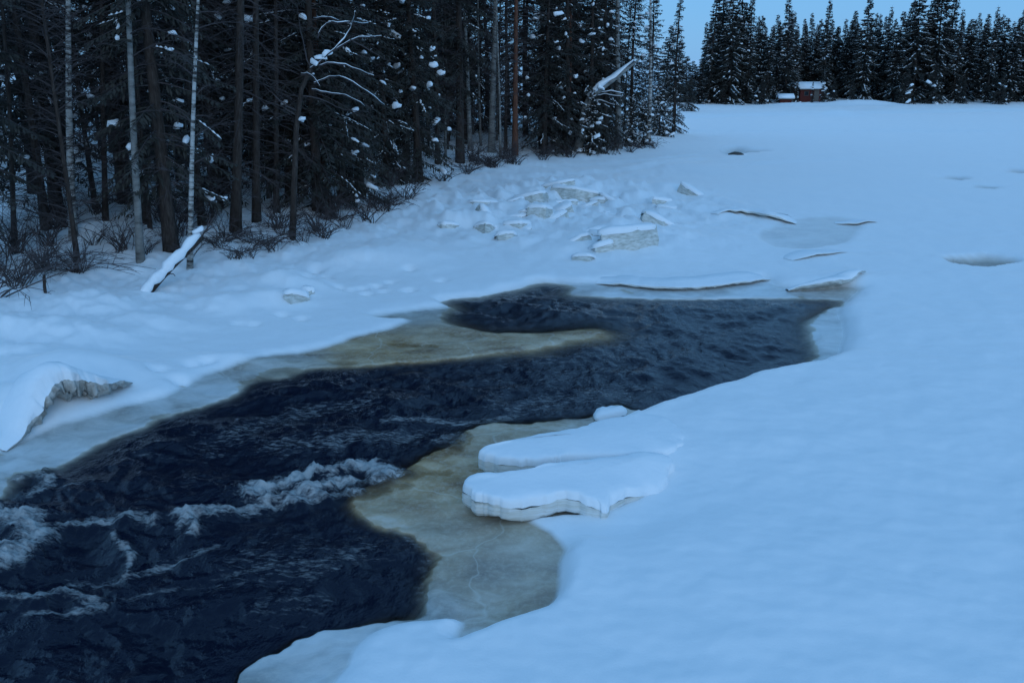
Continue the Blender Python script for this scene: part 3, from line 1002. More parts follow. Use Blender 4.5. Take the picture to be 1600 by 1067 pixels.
NEAR_SPRUCE = [
    ("shade", (268, 394), 1.0, 16, (.08, .19), 7.5, "dark spruce with big snow clumps between the pale trunk and the slim birch"),
    ("broad", (655, 283), .95, 26, (.12, .28), 10, "broad dark spruce with branches to the ground at the bank's bend"),
    ("shade", (562, 305), .95, 14, (.09, .21), 8.5, "dark spruce standing between forked snag and broad bank spruce"),
    ("broad", (850, 240), .90, 14, (.12, .28), 11, "broad dark spruce beside the straight red-brown pine"),
    ("shade", (455, 318), 1.0, 14, (.09, .21), 7.5, "snow-flecked spruce behind the forked snag"),
    ("narrow", (338, 322), 1.0, 12, (.08, .19), 7.5, "narrow snow-flecked spruce behind the thickest dark trunk"),
    ("narrow", (920, 236), .85, 10, (.12, .27), 12, "narrow spruce close behind the bent snowy snag"),
    ("young", (985, 228), .95, 10, (.10, .20), 9, "small snow-laden spruce low on the tip of the wooded point"),
    ("broad", (945, 234), .85, 12, (.12, .27), 12, "broad dark spruce between the bent snag and the grey trunk on the point"),
    ("narrow", (885, 240), .9, 10, (.12, .27), 12, "narrow dark spruce behind the dark reddish trunk"),
    ("broad", (535, 318), .9, 14, (.09, .21), 8.5, "low-skirted dark spruce between the reddish pine and the bend"),
    ("broad", (985, 218), .8, 10, (.12, .27), 12, "dark spruce just behind the grey trunk on the point"),
    ("young", (925, 240), 1.1, 8, (.12, .2), 9, "small snow-laden spruce at the foot of the bent snag"),
    ("young", (1005, 226), .9, 8, (.12, .2), 9, "small snowy spruce nearest the pale birch on the point"),
    ("slim", (1052, 208), .80, 10, (.12, .27), 12, "slim spruce at the end of the wooded point against the sky gap"),
    ("broad", (1015, 205), .78, 10, (.12, .28), 12, "broad dark spruce behind the pale birch on the point"),
    ("young", (1030, 212), 1.1, 6, (.12, .2), 9, "little spruce leaning over the snow at the tip of the point"),
    ("shade", (90, 335), 1.0, 12, (.08, .19), 7.5, "dark spruce behind the banded birch at the wood's edge"),
    ("old", (195, 315), 1.0, 12, (.08, .19), 8, "old bare-footed spruce behind the smooth pale trunk"),
    ("shade", (-20, 370), 1.0, 8, (.08, .19), 8, "dark spruce cut off by the edge of the picture"),
    ("slim", (605, 285), .9, 10, (.12, .25), 9, "slim spruce touching the broad bank spruce on its shaded side"),
]
for kind, b, sc_, nc, size, below, label in NEAR_SPRUCE:
    base = gpg(*b)
    hero_xy.append((base.x, base.y))
    place_tree("spruce_tree", SPR[kind], base - Vector((0, 0, .1)), label, scale=sc_, rnd=rnd, clumps=nc, size=size, below=below, group="spruces at the edge of the wood")

# ---- the dark depth of the wood
PINE_DEEP = [pine_meshes(201, 15, .12, m_bark, 8.5, .05), pine_meshes(202, 14, .085, m_bark, 8.0, .045), pine_meshes(205, 12, .06, m_bark, 7.5, .05)]
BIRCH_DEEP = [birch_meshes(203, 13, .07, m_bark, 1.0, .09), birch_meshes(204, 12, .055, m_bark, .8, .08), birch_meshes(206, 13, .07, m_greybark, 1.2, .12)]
edge = np.array([gp(0, 468, .6), gp(220, 418, .6), gp(430, 395, .6), gp(590, 335, .5), gp(720, 272, .5), gp(920, 240, .4), gp(1030, 220, .4)])
deep = []
tries = 0
NEAREST = [(60, 'the banded birch'), (190, 'the smooth pale trunk'), (300, 'the slim white birch'), (385, 'the thickest dark trunk'), (470, 'the forked snag'), (560, 'the reddish pine'), (655, 'the broad bank spruce'), (740, 'the slender pale pair'), (815, 'the red-brown pine'), (905, 'the bent snag'), (990, 'the small snowy spruce')]
seen_label = {}


def deep_label(kind, px):
    near = min(NEAREST, key=lambda q: abs(q[0] - px))[1]
    k = seen_label[(kind, near)] = seen_label.get((kind, near), 0) + 1
    return ordinal(k) + ' ' + kind + ' back in the wood behind ' + near


while len(deep) < 165 and tries < 9000:
    tries += 1
    i = rnd.randint(0, len(edge) - 2)
    t_ = rnd.random()
    a, b = Vector(edge[i]), Vector(edge[i + 1])
    tang = (b - a).normalized()
    nrm = Vector((-tang.y, tang.x))
    dd = 1.5 + 26 * rnd.random() ** 1.3
    p = a.lerp(b, t_) + nrm * dd
    px = 800 + F_PX * p.x / (p.y * math.cos(PITCH) + .0)
    if px < -90 or px > 1045:
        continue
    if 700 < px < 830 and rnd.random() < .6:
        continue
    if px < 345 and dd < 6 and rnd.random() < .5:
        continue
    if i >= 5 and dd > 18:
        continue
    if any((p.x - q[0]) ** 2 + (p.y - q[1]) ** 2 < (1.3 if dd < 8 else 1.9) ** 2 for q in hero_xy + deep):
        continue
    deep.append((p.x, p.y))
    base = Vector((p.x, p.y, gz(p.x, p.y) - .1))
    u = rnd.random()
    thin = 690 < px < 840
    if u < (.25 if thin else .28 if px < 350 else .58):
        k = rnd.choice(["shade", "old", "old", "broad"] if px < 350 else ["shade", "shade", "old", "broad", "broad"])
        place_tree("spruce_tree", SPR[k], base, deep_label("dark spruce", px), group="spruces deep in the wood", scale=rnd.uniform(.85, 1.1), rnd=rnd,
                   clumps=5, size=(.06, .16), below=7.5)
    elif u < (.55 if thin else .72 if px < 350 else .80):
        place_tree("pine_tree", rnd.choice(PINE_DEEP)[:2], base, deep_label("thin dark pine", px), group="pines deep in the wood", scale=rnd.uniform(.85, 1.1), rnd=rnd)
    else:
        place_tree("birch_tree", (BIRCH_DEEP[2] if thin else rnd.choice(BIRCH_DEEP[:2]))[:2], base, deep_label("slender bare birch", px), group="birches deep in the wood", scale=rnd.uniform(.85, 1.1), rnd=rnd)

# ---- the far shore: where each tree stands along the shore (px), its top (py), kind, distance behind the shore line
FAR = [(1108, -30, "slim", 2), (1122, -60, "narrow", 4), (1138, -20, "broad", 1), (1153, -50, "narrow", 3), (1166, -15, "slim", 2), (1182, 25, "broad", 5), (1197, 40, "slim", 3), (1211, 22, "narrow", 6), (1226, -8, "narrow", 2),
       (1240, 45, "slim", 9), (1256, 60, "broad", 14), (1270, 48, "narrow", 12), (1285, -6, "slim", 6), (1299, 42, "broad", 10), (1316, 40, "narrow", 12), (1330, 28, "slim", 8), (1345, -4, "broad", 4), (1361, 35, "narrow", 9),
       (1378, 8, "slim", 5), (1394, 18, "broad", 3), (1410, -12, "narrow", 5), (1424, -35, "broad", 2), (1441, -25, "narrow", 4), (1456, -45, "broad", 3), (1472, -18, "narrow", 6), (1488, 12, "slim", 4), (1505, 30, "broad", 5),
       (1522, 34, "narrow", 8), (1540, 8, "slim", 2), (1556, 28, "broad", 6), (1573, 14, "narrow", 3), (1590, 24, "broad", 5), (1608, 5, "slim", 3), (1626, 10, "broad", 4), (1642, -20, "narrow", 3),
       (1097, 92, "broad", 9), (1084, 100, "narrow", 4), (1070, 88, "broad", 4), (1056, 60, "narrow", 2), (1092, 112, "slim", 0), (1040, 40, "broad", 3)]
n_far = 0
for px, top, kind, back in sorted(FAR):
    if True:
        y = 119.5 + back + (2.5 if px > 1200 else 0)
        x = (px - 800) / F_PX * (y * math.cos(PITCH) + CAM_H * math.sin(PITCH))
    base = Vector((x, y, gz(x, y) - .1))
    hh = aim(base, px, top).z
    sc_ = max(.35, hh / 14.0)
    n_far += 1
    o = place_tree("spruce_tree", SPR["far_" + kind], base, ordinal(n_far) + " spruce of the far shore, counted from the sky gap outward", group="spruces on the far shore", scale=sc_, rnd=rnd, clumps=5, size=(.12, .27))
    o.scale = (max(min(sc_, 1.15), .8), max(min(sc_, 1.15), .8), sc_)
for px, sc_, label in ((1243, .26, "small spruce half hiding the near corner of the red cabin"), (1284, .30, "small spruce half hiding the far corner of the red cabin"), (1268, .2, "little spruce before the door of the red cabin")):
    y = 121.8
    x = (px - 800) / F_PX * (y * math.cos(PITCH) + 1.5)
    place_tree("spruce_tree", SPR["far_slim"], Vector((x, y, gz(x, y) - .05)), label, group="spruces round the cabin", scale=sc_, rnd=rnd, clumps=4, size=(.5, .9))
# a lower, farther belt of wood behind
n_belt = 0
for k in range(68):
    px = 1100 + k * 8 + rnd.uniform(-4, 4)
    y = 129 + rnd.uniform(0, 22)
    x = (px - 800) / F_PX * (y * math.cos(PITCH))
    base = Vector((x, y, gz(x, y) - .1))
    hh = aim(base, px, 28 + rnd.uniform(-12, 22)).z
    kind = rnd.choice(["far_broad", "far_narrow"])
    n_belt += 1
    place_tree("spruce_tree", SPR[kind], base, ordinal(n_belt) + " spruce of the low belt behind the far shore's front trees, from the sky gap", group="spruces behind the far shore", scale=max(.3, hh / 14.0), rnd=rnd)
# low snowy bushes and young trees along the far shore
LOWFAR = [(1075, 165, 1.2, "snow-heaped young spruce under the sky gap on the far shore"), (1300, 158, .9, "low snow-laden young spruce just past the red cabin"), (1330, 160, .8, "second low snowy spruce past the red cabin"),
          (1412, 160, 1.4, "snowy young spruce in the middle of the far shore"), (1455, 161, 1.5, "tallest snowy young spruce on the far shore"), (1500, 160, 1.1, "snowy young spruce below the dip in the far treetops"), (1560, 161, 1.2, "last snowy young spruce along the far shore"), (1190, 160, 1.0, "snowy young spruce beside the little red shed"), (1130, 163, .9, "short snowy spruce at the near end of the far shore")]
for px, py, sc_, label in LOWFAR:
    y = 118.8 + rnd.uniform(0, 1.5) + (2 if px > 1240 else 0)
    if px < 1090:
        y = 105
    x = (px - 800) / F_PX * (y * math.cos(PITCH) + 1.5)
    place_tree("spruce_tree", SPR["young"], Vector((x, y, gz(x, y) - .05)), label, group="young spruces on the far shore", scale=sc_, rnd=rnd, clumps=3, size=(.14, .28), dusting=False)

# ------------------------------------------------------------------ snags, fallen log, bushes
def branch_part(parent, pts, r, snow=0.0):
    mb = MB()
    pts = [Vector(p) for p in spline([tuple(q) for q in pts], False, 3)]
    pts = [p + Vector((rnd.uniform(-r, r), rnd.uniform(-r, r), rnd.uniform(-r, r))) * .8 for p in pts]
    k = len(pts) - 1
    mb.tube(pts, [r * (1 - .75 * i / k) for i in range(k + 1)], 5, 0)
    o = put("branch", mb.mesh("branch", [m_twig]), parent)
    if snow:
        sb = MB()
        q = [p + Vector((0, 0, r * .8 + .012)) for p in pts]
        sb.tube(q, [.5 * snow * (.5 + .5 * math.sin(3.14 * (i + .3) / (k + .6))) * rnd.uniform(.6, 1.2) for i in range(k + 1)], 6, 0)
        put("branch_snow", sb.mesh("branch_snow", [m_snow]), o)
    return o


def at_px(base, px, py, dy=0.0):
    """Point relative to base, dy metres farther in, at a spot of the photograph."""
    d = np.array(((px - 800) / F_PX, 0, 0)) + _up * (-(py - 533.5) / F_PX) + _fw
    t = (base.y + dy) / d[1]
    return Vector((d[0] * t, base.y + dy, CAM_H + d[2] * t)) - base


# the forked snag with drooping snowy boughs
b = gpg(457, 371)
sn = thing("forked_snag", b, "grey forked snag with snow in its fork and drooping snowy boughs", "snag")
mb = MB()
mb.tube([at_px(b, 457, 380), at_px(b, 459, 300), at_px(b, 463, 200), at_px(b, 471, 140), at_px(b, 485, 108)], [.10, .085, .075, .065, .05], 8, 0, True, .06, rnd)
put("trunk", mb.mesh("trunk", [m_bark]), sn)
for pts, s in (([(485, 108), (505, 92), (530, 70), (548, 45), (555, 20)], .03), ([(485, 108), (478, 85), (470, 50), (465, 10)], .0), ([(520, 80), (560, 60), (595, 58)], .02), ([(545, 60), (580, 80), (608, 96)], 0),
               ([(497, 104), (520, 99), (550, 106), (585, 120)], .028), ([(490, 130), (515, 121), (540, 124), (575, 145), (600, 165)], .028), ([(488, 140), (510, 146), (540, 150), (570, 166)], .02), ([(470, 115), (485, 118), (500, 135)], .015),
               ([(465, 175), (440, 160), (420, 140), (402, 128)], .0), ([(463, 180), (440, 168), (415, 160)], 0), ([(470, 150), (500, 155), (540, 172), (580, 176)], 0), ([(496, 60), (510, 38), (540, 36), (575, 38)], .025), ([(490, 30), (510, 28), (530, 34)], .02)):
    branch_part(sn, [at_px(b, x, y, rnd.uniform(-.4, .3) * i) for i, (x, y) in enumerate(pts)], .024, s)
put_clumps(sn, [at_px(b, 488, 98, -.05), at_px(b, 500, 90, -.05), at_px(b, 512, 84, -.05), at_px(b, 472, 187, -.1)], rnd, (.14, .2))

# the bent snowy snag on the point
b = gpg(903, 236)
sn = thing("bent_snag", b, "bent grey snag with a snow-covered leaning top on the wooded point", "snag")
mb = MB()
mb.tube([at_px(b, 902, 244), at_px(b, 908, 205), at_px(b, 914, 170), at_px(b, 924, 150)], [.28, .25, .22, .2], 8, 0, True, .08, rnd)
put("trunk", mb.mesh("trunk", [m_greybark]), sn)
mb = MB()
mb.tube([at_px(b, 922, 153), at_px(b, 940, 138), at_px(b, 965, 120), at_px(b, 1000, 92)], [.19, .15, .11, .05], 7, 0, True, .08, rnd)
top = put("leaning_top", mb.mesh("leaning_top", [m_greybark]), sn)
mb = MB()
mb.tube([at_px(b, 918, 150, -.1), at_px(b, 938, 133, -.1), at_px(b, 960, 118, -.1), at_px(b, 990, 94, -.1)], [.10, .19, .15, .05], 8, 0, True, .15, rnd)
put("snow_cap", mb.mesh("snow_cap", [m_snow]), top)
for pts in ([(920, 152), (945, 148), (972, 152)], [(916, 165), (890, 160), (870, 164)], [(930, 146), (955, 143), (975, 146)], [(912, 180), (935, 178), (955, 184)], [(918, 158), (940, 158), (960, 165)]):
    branch_part(sn, [at_px(b, x, y, rnd.uniform(-.6, .4) * i) for i, (x, y) in enumerate(pts)], .035, .05)

# the leaning log under its ridge of snow
b = gpg(232, 452)
lg = thing("leaning_log", b, "snow-covered log leaning up out of the bank against the slim birch", "log")
p0, p1 = at_px(b, 236, 452, -.1), at_px(b, 316, 368, .9)
axis = p1 - p0
mb = MB()
mb.tube([p0 - axis * .3 - Vector((0, 0, .1))] + [p0 + axis * t_ + Vector((0, 0, .03 * math.sin(t_ * 5))) for t_ in (0, .25, .5, .75, 1)], [.09, .088, .085, .085, .08, .07], 10, 0, True, .05, rnd)
put("log", mb.mesh("log", [m_bark]), lg)
mb = MB()
ups = Vector((-.035, -.06, .075))
mb.tube([p0 + axis * t_ + ups * (1.0 + .2 * math.sin(t_ * 17)) for t_ in np.linspace(-.16, .98, 16)], [.05] + [.115 + .02 * math.sin(i * 2.3) + rnd.uniform(-.015, .015) for i in range(14)] + [.07], 12, 0, True, .07, rnd)
put("snow_cap", mb.mesh("snow_cap", [m_snow]), lg)
for q, e in (((318, 366), (345, 330)), ((312, 372), (338, 352)), ((322, 362), (330, 335)), ((285, 402), (300, 395)), ((262, 428), (275, 432))):
    a_, e_ = at_px(b, *q, .8), at_px(b, *e, 1.0)
    branch_part(lg, [a_, a_.lerp(e_, .5) + Vector((0, 0, .04)), e_], .022)
put_clumps(lg, [at_px(b, 313, 360, .8)], rnd, (.15, .16))

# thin dead stake in the snow near the arching twigs
b = gpg(71, 458)
mb = MB()
mb.tube([Vector((0, 0, -.2)), Vector((.0, .0, .15)), Vector((.03, 0, .42))], [.04, .038, .03], 7, 0, True, .1, rnd)
tag(put("dead_stake", mb.mesh("dead_stake", [m_bark]), None, b), "short dark stub sticking out of the snow below the arching twigs", "stub")


def bush_mesh(seed, n, length, spread, bias=0.0, arch=.5):
    r_ = random.Random(seed)
    mb = MB()
    for _ in range(n):
        az = r_.uniform(0, 6.283)
        L = length * r_.uniform(.45, 1.0)
        out = Vector((math.cos(az) + bias, math.sin(az), 0))
        sp = spread * r_.uniform(.4, 1.2)
        p0 = Vector((r_.uniform(-.2, .2), r_.uniform(-.2, .2), -.1))
        w = Vector((r_.uniform(-.12, .12), r_.uniform(-.12, .12), 0))
        pts = [p0 + out * (sp * L * (s / 6)) + w * (L * math.sin(s)) * .5 + Vector((0, 0, L * (s / 6) * (1 - arch * (s / 6)))) for s in range(7)]
        mb.tube(pts, [.014 * (1 - .13 * s) for s in range(7)], 4, 0, False)
        for _k in range(r_.randint(3, 8)):
            t_ = r_.uniform(.25, .98) * 6
            i = min(int(t_), 5)
            p = pts[i].lerp(pts[i + 1], t_ - i)
            d = ((pts[i + 1] - pts[i]).normalized() + Vector((r_.uniform(-.9, .9), r_.uniform(-.9, .9), r_.uniform(-.5, .6)))).normalized() * L * r_.uniform(.12, .4)
            mb.tube([p, p + d * .5 + Vector((0, 0, .03)), p + d], [.007, .005, .002], 3, 0, False)
    return mb.mesh("bush", [m_twig])


BUSH = [bush_mesh(1, 16, 1.3, .8), bush_mesh(2, 22, 1.0, 1.0), bush_mesh(3, 13, 1.7, .7, .3), bush_mesh(4, 9, 2.0, .9, .7, .8), bush_mesh(5, 26, 1.9, .55, .2, .5), bush_mesh(6, 18, 1.2, 1.5, .2, .75)]
BUSHES = [  # px, py, kind, scale, label
    (5, 440, 3, 1.0, "largest arching twiggy bush at the picture's edge below the banded birch"), (-25, 465, 3, 1.2, "low sprawling bush reaching in from the picture's edge"), (50, 430, 3, .7, "arching bare bush between the stub and the banded birch"),
    (25, 395, 4, 1.1, "upright bare thicket behind the arching twigs"), (75, 385, 4, .9, "bare thicket at the foot of the banded birch"), (150, 335, 4, 1.0, "dense bare thicket behind the snow mound near the birches"), (250, 345, 4, .9, "thicket between the smooth pale trunk and the slim birch"), (325, 350, 4, .9, "thin thicket above the leaning log's upper end"),
    (368, 405, 1, .7, "small tuft of twigs below the thickest dark trunk"), (392, 402, 0, .5, "low twigs beside the small tuft below the thickest trunk"), (425, 392, 0, .9, "bush at the foot of the forked snag, nearer the thickest trunk"), (475, 380, 2, .8, "bush just past the foot of the forked snag"), (505, 372, 1, 1.1, "wide low bush in the middle of the bank's twigs"), (540, 358, 2, .9, "leggy bush where the bank starts to bend"),
    (575, 345, 0, 1.2, "thick low bush reaching out over the snow at the bank's bend"), (600, 330, 1, 1.2, "spreading bush before the slim bank spruce"), (640, 308, 0, 1.2, "bush at the skirt of the broad bank spruce"), (690, 285, 1, 1.2, "bush just beyond the broad bank spruce"), (728, 272, 2, 1.0, "bush below the slender pale pair of trunks"), (765, 262, 0, 1.1, "bush at the foot of the tall pale grey trunk"),
    (805, 256, 1, 1.2, "bush at the foot of the straight red-brown pine"), (850, 250, 0, 1.2, "bush before the broad spruce beside the red-brown pine"), (890, 246, 1, 1.3, "bush below the bent snowy snag"), (940, 240, 0, 1.3, "bush between bent snag and small snowy spruce"), (985, 238, 1, 1.1, "bush before the small snowy spruce on the point"),
    (1020, 232, 0, .9, "outermost bush at the tip of the wooded point"), (520, 340, 4, 1.0, "tall bare thicket behind the wide low bush"), (430, 358, 4, 1.0, "tall bare thicket behind the forked snag's foot"), (640, 290, 4, .9, "thicket under the broad bank spruce"), (740, 252, 4, 1.2, "tall thicket in the thin part of the wood"), (880, 238, 4, 1.2, "tall thicket before the dark reddish trunk"),
    (950, 232, 4, 1.0, "thicket behind the small snowy spruce on the point")]
for px, py, k, s, label in BUSHES:
    b = gpg(px, py)
    tag(put("bare_bush", BUSH[k], None, b, (0, 0, rnd.uniform(-.5, .5) if k == 3 else rnd.uniform(0, 6.28)), (s, s, s)), label, "bush", "bare bushes along the bank")
n_extra = 0
for px0, px1, lift, k_n in ((-30, 150, 10, 12), (150, 340, 22, 10), (340, 480, 14, 9), (480, 620, 12, 11), (620, 780, 8, 9), (780, 1010, 4, 12)):
    for _ in range(k_n):
        px = rnd.uniform(px0, px1)
        edge_y = np.interp(px, [-50, 0, 120, 220, 330, 430, 520, 590, 650, 720, 820, 920, 1000, 1040], [470, 462, 440, 405, 408, 392, 362, 334, 304, 271, 251, 240, 231, 215])
        py = edge_y - abs(rnd.gauss(0, 1)) * (55 if px < 340 else 16 if px < 650 else 7) + rnd.uniform(-4, lift * .3)
        b = gpg(px, py)
        k = rnd.choice((0, 1, 2, 4, 5, 5))
        s = rnd.uniform(.6, 1.1) * (1.25 if px > 650 else 1.0)
        tag(put("bare_bush", BUSH[k], None, b, (0, 0, rnd.uniform(0, 6.28)), (s, s, s)), deep_label("low twiggy bush", px).replace("back in the wood behind", "of the undergrowth around"), "bush", "undergrowth along the bank")
# bare willow whose boughs hang in at the edge of the picture
b = gpg(-15, 362)
wt_ = birch_meshes(331, 9, .10, m_bark, .8, .09)
place_tree("willow_tree", wt_[:2], b, "bare many-twigged tree at the picture's edge above the arching bushes", rnd=rnd, scale=1.0)

# ------------------------------------------------------------------ slabs of ice under snow at the river's edge
def slab(name, label, rim_px, z_rim, spine, thick, z_spine, group=None):
    """A snow-covered ice slab: rim given in the photograph at its own level, domed towards a spine."""
    rim = spline([(*gp(x, y, z), z) for x, y, z in rim_px], True, 14)
    a, b_2 = np.array((*gp(*spine[0]), 0)), np.array((*gp(*spine[1]), 0))
    rim0 = rim.copy()
    for p in rim:
        jx, jy = float(fbm(p[0] * 1.5, p[1] * 1.5, 2, 14, .4)), float(fbm(p[0] * 1.5, p[1] * 1.5, 2, 18, .4))
        kx, ky = float(fbm(p[0] * 5, p[1] * 5, 3, 25, .6)), float(fbm(p[0] * 5, p[1] * 5, 3, 29, .6))
        p += (.13 * jx + .05 * kx, .13 * jy + .05 * ky, .06 * float(fbm(p[0] * 1.5, p[1] * 1.5, 2, 22)))
    o_ = Vector((rim[:, 0].mean(), rim[:, 1].mean(), 0))
    T_ = thing(name, o_, label, "ice slab", group)
    ab = (b_2 - a)[:2]
    rings_t, rings_b = [], []
    for k, f in ((0, .1), (.008, .5), (.025, .78), (.06, .92), (.14, .98), (.3, 1.0), (.55, 1.0), (.8, 1.0)):
        ring = []
        for p, p_in in zip(rim, rim0):
            p = p * max(0, 1 - k * 5) + p_in * (1 - max(0, 1 - k * 5))
            t_ = np.clip(((p[:2] - a[:2]) @ ab) / (ab @ ab), 0, 1)
            s = a[:2] + ab * t_
            q = p[:2] * (1 - k) + s * k
            zt = p[2] - thick * .44 * (1 - f) + (z_spine - p[2]) * k * .8
            zt += .02 * float(pn(q[0] * 2.2, q[1] * 2.2, 5)) + .012 * float(pn(q[0] * 7, q[1] * 7, 6)) * (1 - k)
            ring.append(Vector((q[0], q[1], zt)) - o_)
        rings_t.append(ring)
    for k, dz in ((0, .40), (.012, .47), (-.008, .56), (.004, .68), (-.006, .78), (.014, .9), (.05, 1.0), (.25, 1.0)):
        ring = []
        for p in rim:
            t_ = np.clip(((p[:2] - a[:2]) @ ab) / (ab @ ab), 0, 1)
            s = a[:2] + ab * t_
            q = p[:2] * (1 - k) + s * k
            j = .02 * float(fbm(q[0] * 3.5, q[1] * 3.5 + k * 40, 3, 9))
            ring.append(Vector((q[0] + j, q[1] + j, p[2] - thick * dz + j * .6)) - o_)
        rings_b.append(ring)

    def loft(rings, mm, nm, cap):
        mb = MB()
        n = len(rings[0])
        for r_ in rings:
            mb.v += r_
        for i in range(len(rings) - 1):
            for j in range(n):
                q = (i * n + j, i * n + (j + 1) % n, (i + 1) * n + (j + 1) % n, (i + 1) * n + j)
                mb.face(q, 0, True)
        if cap:
            mb.face(tuple((len(rings) - 1) * n + j for j in range(n)), 0, True)
        put(nm, mb.mesh(nm, [mm]), T_)
    loft(rings_t, m_snow, "snow_cover", True)
    loft(rings_b, m_slabside, "ice_side", False)
    return T_


m_slabside, n_, l_, b_ = mat("layered_snow_ice", (.7, .7, .66), .5, .3)
t = obj_coord(n_)
nb = noise_node(n_, l_, t, 3, 4, .6, (.6, .6, 14))
l_.new(ramp(n_, l_, nb, [(.35, (.60, .58, .51)), (.55, (.74, .74, .71)), (.7, (.80, .81, .81))]), b_.inputs["Base Color"])
bump(n_, l_, nb, .4, .02, b_)

slab("ice_slab", "thick rounded snow slab jutting over the yellow ice, the nearer of two",
     [(722, 752, .40), (745, 740, .44), (800, 734, .46), (880, 722, .46), (960, 711, .44), (1030, 706, .38), (1060, 722, .30), (1045, 745, .26), (1005, 762, .28), (970, 770, .34), (942, 784, .34), (905, 771, .38), (850, 774, .38), (800, 778, .38), (750, 774, .38), (731, 764, .39)],
     .2, ((790, 758, .3), (990, 735, .3)), .31, .46)
slab("ice_slab", "thick rounded snow slab jutting over the yellow ice, the farther of two",
     [(751, 702, .38), (775, 691, .42), (850, 676, .42), (920, 662, .40), (985, 645, .36), (1050, 655, .30), (1070, 690, .29), (1030, 706, .34), (960, 708, .38), (900, 709, .38), (860, 715, .38), (810, 718, .37), (770, 712, .37)],
     .2, ((810, 700, .3), (1000, 684, .3)), .29, .44)


def block(name, label, px, py, w, d, h, tilt, yaw, seed, lift=.0, group="ice blocks in the rubble on the river"):
    """A broken ice floe: an uneven slab with a snow cap."""
    r_ = random.Random(seed)
    b = gpg(px, py)
    T_ = thing(name, b + Vector((0, .2 * d, lift - .12)), label, "ice block", group, (-tilt[0] * 1.0, tilt[1] * 1.6, yaw))
    n = r_.randint(5, 8)
    ang = sorted((i + r_.uniform(-.3, .3)) / n * 6.283 for i in range(n))
    rim = [Vector((math.cos(a) * w / 2 * r_.uniform(.65, 1.2), math.sin(a) * d / 2 * r_.uniform(.65, 1.2), 0)) for a in ang]
    rows = [(.80, -.35), (.94, 0), (1.0, h * .35), (1.0, h * .7), (.98, h)]
    mb = MB()
    for s, z in rows:
        mb.v += [Vector((p.x * s * r_.uniform(.97, 1.03), p.y * s * r_.uniform(.97, 1.03), z + r_.uniform(-.02, .02))) for p in rim]
    for i in range(len(rows) - 1):
        for j in range(n):
            mb.face((i * n + j, i * n + (j + 1) % n, (i + 1) * n + (j + 1) % n, (i + 1) * n + j))
    mb.face(tuple((len(rows) - 1) * n + j for j in range(n)))
    put("ice_body", mb.mesh("ice_body", [m_icebody]), T_)
    sb = MB()
    m_ = n * 3
    rim2 = spline([tuple(p) for p in rim], True, 3)
    caps = [(.96, h * .80), (1.0, h * .90), (.985, h + .02), (.86, h + .07), (.55, h + .10), (.0, h + .11)]
    for s, z in caps[:-1]:
        sb.v += [Vector((p[0] * s * r_.uniform(.97, 1.03), p[1] * s + max(p[1], 0) * .5, z + r_.uniform(-.02, .02) - .25 * max(p[1], 0) * s)) for p in rim2]
    for i in range(len(caps) - 2):
        for j in range(m_):
            sb.face((i * m_ + j, i * m_ + (j + 1) % m_, (i + 1) * m_ + (j + 1) % m_, (i + 1) * m_ + j), 0, True)
    k = len(sb.v)
    sb.v.append(Vector((0, 0, caps[-1][1])))
    for j in range(m_):
        sb.face(((len(caps) - 2) * m_ + j, (len(caps) - 2) * m_ + (j + 1) % m_, k), 0, True)
    put("snow_cap", sb.mesh("snow_cap", [m_snow]), T_)
    return T_


BLOCKS = [(833, 314, 1.5, 1.0, .32, (.25, -.1), .2, "rounded grey-sided ice block at the upper end of the rubble"), (905, 312, 2.4, 1.3, .40, (.30, .10), -.1, "long grey ice block, uppermost and longest in the rubble"),
          (843, 334, .9, .8, .30, (.2, .1), .5, "small ice block below the rounded grey-sided one"), (880, 332, .9, .8, .30, (.25, -.2), .9, "small tilted ice block below the long grey one"), (757, 359, .8, .7, .26, (.45, .1), .2, "small dark-sided wedge of ice near the bank side of the rubble"),
          (753, 333, .75, .5, .22, (.2, .5), -.6, "thin upturned plate of ice above the dark-sided wedge"), (792, 373, .7, .6, .24, (.3, .1), .6, "lowest small ice block on the bank side of the rubble"), (809, 354, 1.0, .7, .2, (.2, 0), .1, "flat ice plate in the heart of the rubble"),
          (978, 388, 2.0, 1.2, .62, (.22, -.06), .08, "biggest ice block, square and grey-green, at the lower end of the rubble"), (912, 407, .7, .6, .2, (.3, .1), .3, "small ice lump in front of the biggest block"), (1022, 349, 1.5, .9, .28, (.3, .25), -.3, "tilted ice block behind the biggest block"),
          (1080, 304, 1.2, .8, .3, (.15, .3), -.5, "lone ice block off the river end of the rubble"), (1035, 318, 1.0, .7, .22, (.2, .1), .4, "small ice block between the lone block and the long grey one"), (948, 392, 1.0, .7, .3, (.25, -.15), .2, "low ice block leaning on the biggest block"),
          (941, 318, .9, .7, .25, (.25, 0), .1, "small ice block at the end of the long grey one"), (700, 345, .8, .6, .2, (.3, 0), 0, "single ice lump nearest the wooded bank"), (455, 470, .75, .5, .26, (.35, .05), .1, "snow-capped ice block on the bank below the forked snag"),
          (480, 460, .35, .3, .2, (.3, .2), .4, "little ice piece beside the snow-capped bank block")]
for i, (px, py, w, d, h, tl, yw, label) in enumerate(BLOCKS):
    block("ice_block", label, px, py, w * .95, d * 1.1, h * 1.0, tl, yw, 300 + i, group="ice blocks in the rubble on the river" if px > 600 else "ice pieces on the bank")

r3 = random.Random(21)
plates = sorted((r3.gauss(870, 85), r3.gauss(335, 24)) for _ in range(26))
for i, (px, py) in enumerate(plates):
    block("ice_block", ordinal(i + 1) + " low broken ice plate of the rubble, counted out from the wooded bank", px, py, r3.uniform(.5, 1.5), r3.uniform(.4, 1.1), r3.uniform(.1, .26), (r3.uniform(.05, .5), r3.uniform(-.28, .28)), r3.uniform(-.8, .8), 500 + i, lift=-.09)


